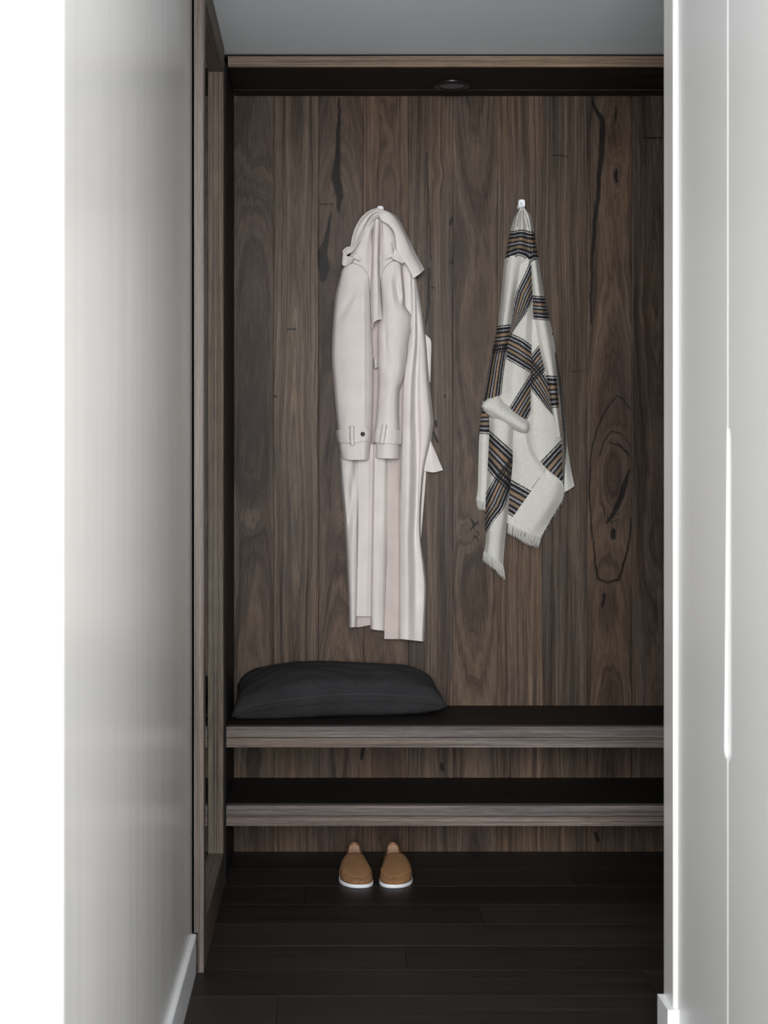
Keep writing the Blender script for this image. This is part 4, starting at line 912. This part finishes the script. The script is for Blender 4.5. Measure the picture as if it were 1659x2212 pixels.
seam([(1131, 455, 5.9), (1137, 470, 5.5), (1141, 490, 5.1)], scarf, 'stitching', 0.0006, M_DSTITCH)

# ================================================================ CUSHION ON THE BENCH
def cushion():
    t = empty('cushion', (0.05, 4.66, BZ), 'long charcoal linen cushion lying on the left end of the bench', 'cushion')
    nu, nv = 130, 70
    u = np.linspace(-1, 1, nu); v = np.linspace(-1, 1, nv); U, Vv = np.meshgrid(u, v)
    # pinched outline between four corners (front-left, front-right, back-left, back-right)
    cFL, cFR, cBL, cBR = np.array((-0.264, 4.525)), np.array((0.363, 4.60)), np.array((-0.262, 4.782)), np.array((0.338, 4.782))
    a = (U + 1) / 2; b = (Vv + 1) / 2
    XY = (1 - b)[..., None] * ((1 - a)[..., None] * cFL + a[..., None] * cFR) + b[..., None] * ((1 - a)[..., None] * cBL + a[..., None] * cBR)
    XY[..., 0] -= 0.020 * U * (1 - Vv ** 2) * 0.3
    XY[..., 1] += np.where(Vv < 0, -1, 0.3) * 0.012 * np.abs(Vv) * (1 - U ** 4)
    prof = ((1 - np.abs(U) ** 3.6) * (1 - np.abs(Vv) ** 3.0)).clip(0) ** 0.40
    rs = np.random.RandomState(3)
    wr_ = 0.0016 * np.sin(U * 31 + 3 * np.sin(Vv * 4)) * np.abs(Vv) ** 2 + 0.002 * np.sin(U * 7 + Vv * 5) + 0.0012 * np.sin(U * 3.1 - Vv * 6 + 1) + 0.0008 * np.sin(U * 60 + Vv * 9) * np.abs(Vv) ** 3 + 0.001 * np.sin(Vv * 17 + 4 * np.sin(U * 5))
    seam_z = 0.010 + 0.030 * (1 - U ** 2) ** 0.8 * (1 - b) + 0.018 * a * (1 - b) + b * 0.058
    top = seam_z + prof * (0.083 - 0.010 * a + 0.010 * b) + wr_ * (prof > 0) * np.minimum(prof * 3, 1)
    bot = np.maximum(seam_z - prof * 0.060 + 0.4 * wr_ * np.minimum(prof * 3, 1), 0.0015 + 0.0 * prof)
    def grid(z): return np.stack([XY[..., 0], XY[..., 1], BZ + z], -1)
    lean = 0.004
    T_, B_ = grid(top), grid(bot)
    T_[..., 1] = np.minimum(T_[..., 1], WY - 0.004); B_[..., 1] = np.minimum(B_[..., 1], WY - 0.004)
    # belly out the front just above and below the seam
    fr = np.exp(-((Vv + 0.82) / 0.16) ** 2) * (1 - U ** 6)
    T_[..., 1] -= 0.012 * fr; B_[..., 1] -= 0.008 * fr
    idx = np.arange(nu * nv).reshape(nv, nu); off = nu * nv
    Qt = np.stack([idx[:-1, :-1], idx[:-1, 1:], idx[1:, 1:], idx[1:, :-1]], -1).reshape(-1, 4)
    V = np.concatenate([T_.reshape(-1, 3), B_.reshape(-1, 3)])
    per = np.concatenate([idx[0], idx[1:, -1], idx[-1, -2::-1], idx[-2:0:-1, 0]])
    V[per + off] = V[per]
    o = mesh_np('cover', V, np.concatenate([Qt, Qt[:, ::-1] + off]), M_LINEN)
    bm = bmesh.new(); bm.from_mesh(o.data); bmesh.ops.remove_doubles(bm, verts=bm.verts, dist=1e-5); bm.to_mesh(o.data); bm.free()
    keep(o, t)
    edge = T_.reshape(-1, 3)[per]
    keep(tube('seam_edge', edge, 0.0028, M_LINEN, n=7, closed=True), o)
    # contrast stitching along the front seam
    fe = T_[0] * 0.55 + T_[2] * 0.45; V2, Q2 = [], []
    fe = fe + np.array((0, -0.0022, 0.0028)); k = 0
    L = np.concatenate([[0], np.cumsum(np.linalg.norm(np.diff(fe, axis=0), axis=1))])
    s = 0.004
    while s < L[-1] - 0.008:
        p = np.array([np.interp(s, L, fe[:, i]) for i in range(3)]); q = np.array([np.interp(s + 0.0048, L, fe[:, i]) for i in range(3)])
        base = len(V2)
        for e in (p, q):
            for dy, dz in ((-.0006, 0), (0, .0006), (.0006, 0), (0, -.0006)): V2.append(e + np.array((0, dy, dz)))
        for j in range(4): Q2.append((base + j, base + (j + 1) % 4, base + 4 + (j + 1) % 4, base + 4 + j))
        s += 0.0072
    st = mesh_np('stitching', V2, Q2, M_STITCH); st['kind'] = 'stuff'; keep(st, o)
cushion()

# ================================================================ LOAFERS
def loafer(cx, yaw, mirror, label):
    """toe towards the camera; built toe (s=0) to heel (s=1)"""
    Ls = 0.252; y0 = 4.372; zs = 0.0125
    t = empty('loafer', (cx, y0 + Ls / 2, 0.0), label, 'shoe', 'pair of tan suede loafers')
    t.rotation_euler = (0, 0, yaw)
    mx = -1 if mirror else 1
    ss = np.array([0, 0.005, 0.02, 0.06, 0.12, 0.2, 0.3, 0.42, 0.55, 0.7, 0.85, 0.94, 0.985, 1.0])
    wl = np.array([0.000, 0.0120, 0.023, 0.034, 0.0435, 0.0485, 0.0495, 0.0455, 0.0395, 0.0355, 0.0335, 0.0265, 0.0130, 0.0]) + 0
    wr = np.array([0.000, 0.0115, 0.022, 0.033, 0.0415, 0.0460, 0.0465, 0.0415, 0.0365, 0.0335, 0.0315, 0.0255, 0.0130, 0.0])
    cxs = np.array([0.008, 0.008, 0.0080, 0.007, 0.005, 0.0025, 0.0, -0.002, -0.002, -0.001, 0, 0, 0, 0])
    def half(s, right):
        return np.interp(s, ss, wr if right else wl)
    def cen(s): return np.interp(s, ss, cxs)
    def loc(x, s, z): return np.array((mx * x, -Ls / 2 + s * Ls, z))
    # outline loop (dense)
    sd = 0.5 - 0.5 * np.cos(np.linspace(0, math.pi, 40))
    right = [(cen(s) + half(s, True), s) for s in sd]; left = [(cen(s) - half(s, False), s) for s in sd[::-1][1:-1]]
    out = np.array(right + left); n = len(out)
    def ringv(scale, dz, ext=0.0):
        c = np.array((0.0, 0.5)); res = []
        for x, s in out:
            res.append(loc(x * scale, 0.5 + (s - 0.5) * scale, dz))
        return res
    def finish(o):
        bm = bmesh.new(); bm.from_mesh(o.data); bmesh.ops.remove_doubles(bm, verts=bm.verts, dist=1e-5)
        bmesh.ops.recalc_face_normals(bm, faces=bm.faces); bm.to_mesh(o.data); bm.free(); o.parent = t; return o
    # sole
    V, Q = [], []; rings = [(0.97, 0.0), (0.995, 0.0015), (1.0, 0.005), (1.0, zs - 0.002), (0.985, zs)]
    for sc, z in rings: V += ringv(sc, z)
    for i in range(len(rings) - 1):
        for j in range(n): Q.append((i * n + j, i * n + (j + 1) % n, (i + 1) * n + (j + 1) % n, (i + 1) * n + j))
    V.append(loc(0, .5, 0)); V.append(loc(0, .5, zs)); tr = []
    for j in range(n):
        tr.append(((j + 1) % n, j, len(V) - 2)); tr.append(((len(rings) - 1) * n + j, (len(rings) - 1) * n + (j + 1) % n, len(V) - 1))
    finish(mesh_np('sole', V, Q, M_SOLE, tris=tr))
    # vamp: full arch from toe to throat
    sv = np.concatenate([[0.0, 0.005, 0.012, 0.025, 0.045], np.linspace(0.06, 0.47, 44)])
    th = np.linspace(0, math.pi, 41)
    hs = lambda s: np.interp(s, [0, 0.02, 0.05, 0.1, 0.16, 0.24, 0.34, 0.42, 0.47], [0.010, 0.0122, 0.0148, 0.0200, 0.0250, 0.0310, 0.0375, 0.0420, 0.044])
    def arch(s, a, off=0.0):
        nar = 0.965 - 0.15 * min(1, max(0, (s - 0.24) / 0.23)); wR, wL = half(s, True) * nar, half(s, False) * nar
        ca, sa = math.cos(a), math.sin(a); w = wR if ca > 0 else wL
        h = hs(s)
        p = 0.78 - 0.12 * min(1, s / .3)
        x = cen(s) * 0.97 + (w + off) * np.sign(ca) * abs(ca) ** p
        z = zs - 0.001 + (h + off) * abs(sa) ** (0.62 - 0.12 * min(1, s / .25))
        return loc(x, s, z)
    # throat edge sags back at the sides: stretch s by angle
    def sarch(i, a, off=0.0):
        s = sv[i]; f = (i / (len(sv) - 1)) ** 3
        s2 = s - 0.055 * f * (1 - math.sin(a)) + 0.012 * f * math.sin(a)
        return arch(max(s2, 0.0), a, off)
    G = np.array([[sarch(i, a) for a in th] for i in range(len(sv))])
    def grid_obj(name, G, mat, thick=0.0016):
        R_, C_ = G.shape[:2]; gu = np.gradient(G, axis=1); gv = np.gradient(G, axis=0); N = np.cross(gu, gv); N /= np.linalg.norm(N, axis=2)[..., None] + 1e-12
        if (N[..., 2]).mean() < 0: N = -N
        B = G - N * thick; V = np.concatenate([G.reshape(-1, 3), B.reshape(-1, 3)]); off = R_ * C_; idx = np.arange(off).reshape(R_, C_)
        q = np.stack([idx[:-1, :-1], idx[:-1, 1:], idx[1:, 1:], idx[1:, :-1]], -1).reshape(-1, 4)
        Qs = [q, q[:, ::-1] + off]
        for line in (idx[0], idx[-1], idx[:, 0], idx[:, -1]):
            Qs.append(np.stack([line[:-1], line[1:], line[1:] + off, line[:-1] + off], 1))
        o = mesh_np(name, V, np.concatenate(Qs), mat)
        bm = bmesh.new(); bm.from_mesh(o.data); bmesh.ops.recalc_face_normals(bm, faces=bm.faces); bm.to_mesh(o.data); bm.free(); o.parent = t
        return o
    grid_obj('vamp', G, M_SUEDE)
    # toe closing fan is covered by the sole lip; apron plug raised on top of the vamp
    ap = []; nA = 26
    i0 = next(i for i, s in enumerate(sv) if s > 0.058)
    for i in range(i0, len(sv)):
        f = (i - i0) / (len(sv) - 1 - i0)
        half_ang = math.radians(5 + 53 * min(1, f / 0.36) ** 0.5 + 3 * f)
        row = []
        for k in range(nA):
            a = math.pi / 2 - half_ang + 2 * half_ang * k / (nA - 1); e = abs(2 * k / (nA - 1) - 1)
            lift = 0.0030 * (1 - e ** 6) + 0.0034 * f + 0.002 * math.sin(math.pi * f) * (1 - e ** 2)
            q = sarch(i, a, lift)
            if f > 0.6: q = q + np.array((0, 0.012 * (f - .6) / .4 * (1 - e ** 2), 0.007 * (f - 0.6) / 0.4 * (1 - e ** 2)))
            row.append(q)
        ap.append(row)
    ap = np.array(ap)
    grid_obj('apron', ap, M_SUEDE, 0.0022)
    edge = np.concatenate([ap[::-1, 0], ap[0, 1:-1], ap[:, -1]]) - np.array((0, 0, 0.0004))
    edge = edge[18:-18]
    sm = tube('apron_seam', edge, 0.0013, M_SUEDE2, n=6); sm.parent = t
    V2, Q2 = [], []
    for k in range(0, len(edge) - 1):
        for h in (0.1, 0.6):
            p = edge[k] * (1 - h) + edge[k + 1] * h + np.array((0, -0.0012, 0.0008)); q = p + (edge[k + 1] - edge[k]) * 0.28; base = len(V2)
            for e in (p, q):
                for d in ((-.0004, 0), (0, .0004), (.0004, 0), (0, -.0004)): V2.append(e + np.array((d[0], 0, d[1])))
            for j in range(4): Q2.append((base + j, base + (j + 1) % 4, base + 4 + (j + 1) % 4, base + 4 + j))
    o = mesh_np('apron_stitching', V2, Q2, M_THREAD); o['kind'] = 'stuff'; o.parent = t
    # quarters: wall from the sole to the topline, right side round the heel to the left side
    sq = np.concatenate([np.linspace(0.36, 0.94, 24), 0.94 + 0.06 * np.sin(np.linspace(0.12, math.pi / 2, 8))])
    path = [(s, True) for s in sq] + [(s, False) for s in sq[::-1][1:]]
    rows_q = []
    for s, rt in path:
        top = np.interp(s, [0.36, 0.46, 0.6, 0.8, 0.93, 0.975, 1.0], [0.036, 0.039, 0.041, 0.0455, 0.053, 0.0585, 0.0615]); w = half(s, rt) * (1 if rt else -1)
        row = []
        for k in range(9):
            q = k / 8; lean = 0.965 - (0.13 + 0.24 * max(0, min(1, (s - 0.5) / 0.35))) * q ** 1.6 + 0.03 * math.sin(q * math.pi)
            s2 = s if s < 0.9 else s - (s - 0.9) * 0.26 * q
            row.append(loc(cen(s) * 0.97 + w * lean, min(s2, 0.992), zs - 0.001 + top * q))
        rows_q.append(row)
    Gq = np.array(rows_q)
    # outer wall + lining wall
    def strip(name, G, mat):
        R_, C_ = G.shape[:2]; idx = np.arange(R_ * C_).reshape(R_, C_)
        q = np.stack([idx[:-1, :-1], idx[:-1, 1:], idx[1:, 1:], idx[1:, :-1]], -1).reshape(-1, 4)
        o = mesh_np(name, G.reshape(-1, 3), q, mat); o.parent = t
        m = o.modifiers.new('thick', 'SOLIDIFY'); m.thickness = 0.0012; m.offset = 0
        return o
    strip('quarter', Gq, M_SUEDE)
    Gi = Gq.copy(); c_ = np.array((0, 0.02, 0)); d = Gi - c_; d[..., 2] = 0; d /= np.linalg.norm(d, axis=2)[..., None]; Gi = Gi - d * 0.0016
    strip('lining', Gi, M_LINING)
    tl = tube('topline_binding', Gq[2:-2, -1] - d[2:-2, -1] * 0.0007, 0.0016, M_SUEDE2, n=7); tl.parent = t
    # heel pad and insole
    V = [loc(x * 0.93, 0.5 + (s - 0.5) * 0.95, zs + 0.0045) for x, s in out]; V.append(loc(0, .5, zs + 0.0045))
    o = mesh_np('insole', V, np.zeros((0, 4), int), M_LINING, tris=[(j, (j + 1) % n, n) for j in range(n)]); o.parent = t
    pad = []
    for s, rt in [(0.955, True), (0.985, True), (0.996, True), (1.0, True), (0.996, False), (0.985, False), (0.955, False)]:
        j = min(range(len(path)), key=lambda k: abs(path[k][0] - s) + (0 if path[k][1] == rt else 5)); pad.append(Gi[j, 1:8] - d[j, 1:8] * 0.0012)
    strip('heel_pad', np.array(pad), plain('heel_pad_leather', (0.40, 0.25, 0.17), 0.8, 0.2, 0, 0.05) if 'heel_pad_leather' not in bpy.data.materials else bpy.data.materials['heel_pad_leather'])
    # side keeper tabs where apron meets the quarters
    for e in (1, -2):
        p = edge[e]; keep2 = tube('side_tab', [p + np.array((0, -0.004, -0.002)), p + np.array((0, 0.0, 0.0012)), p + np.array((0, 0.005, 0.001))], [0.002, 0.0026, 0.002], M_SUEDE2, n=8); keep2.parent = t
    return t
loafer(0.0935, math.radians(0.6), False, 'tan suede loafer with white sole, the one on the left')
loafer(0.2068, math.radians(0.4), True, 'tan suede loafer with white sole, the one on the right')
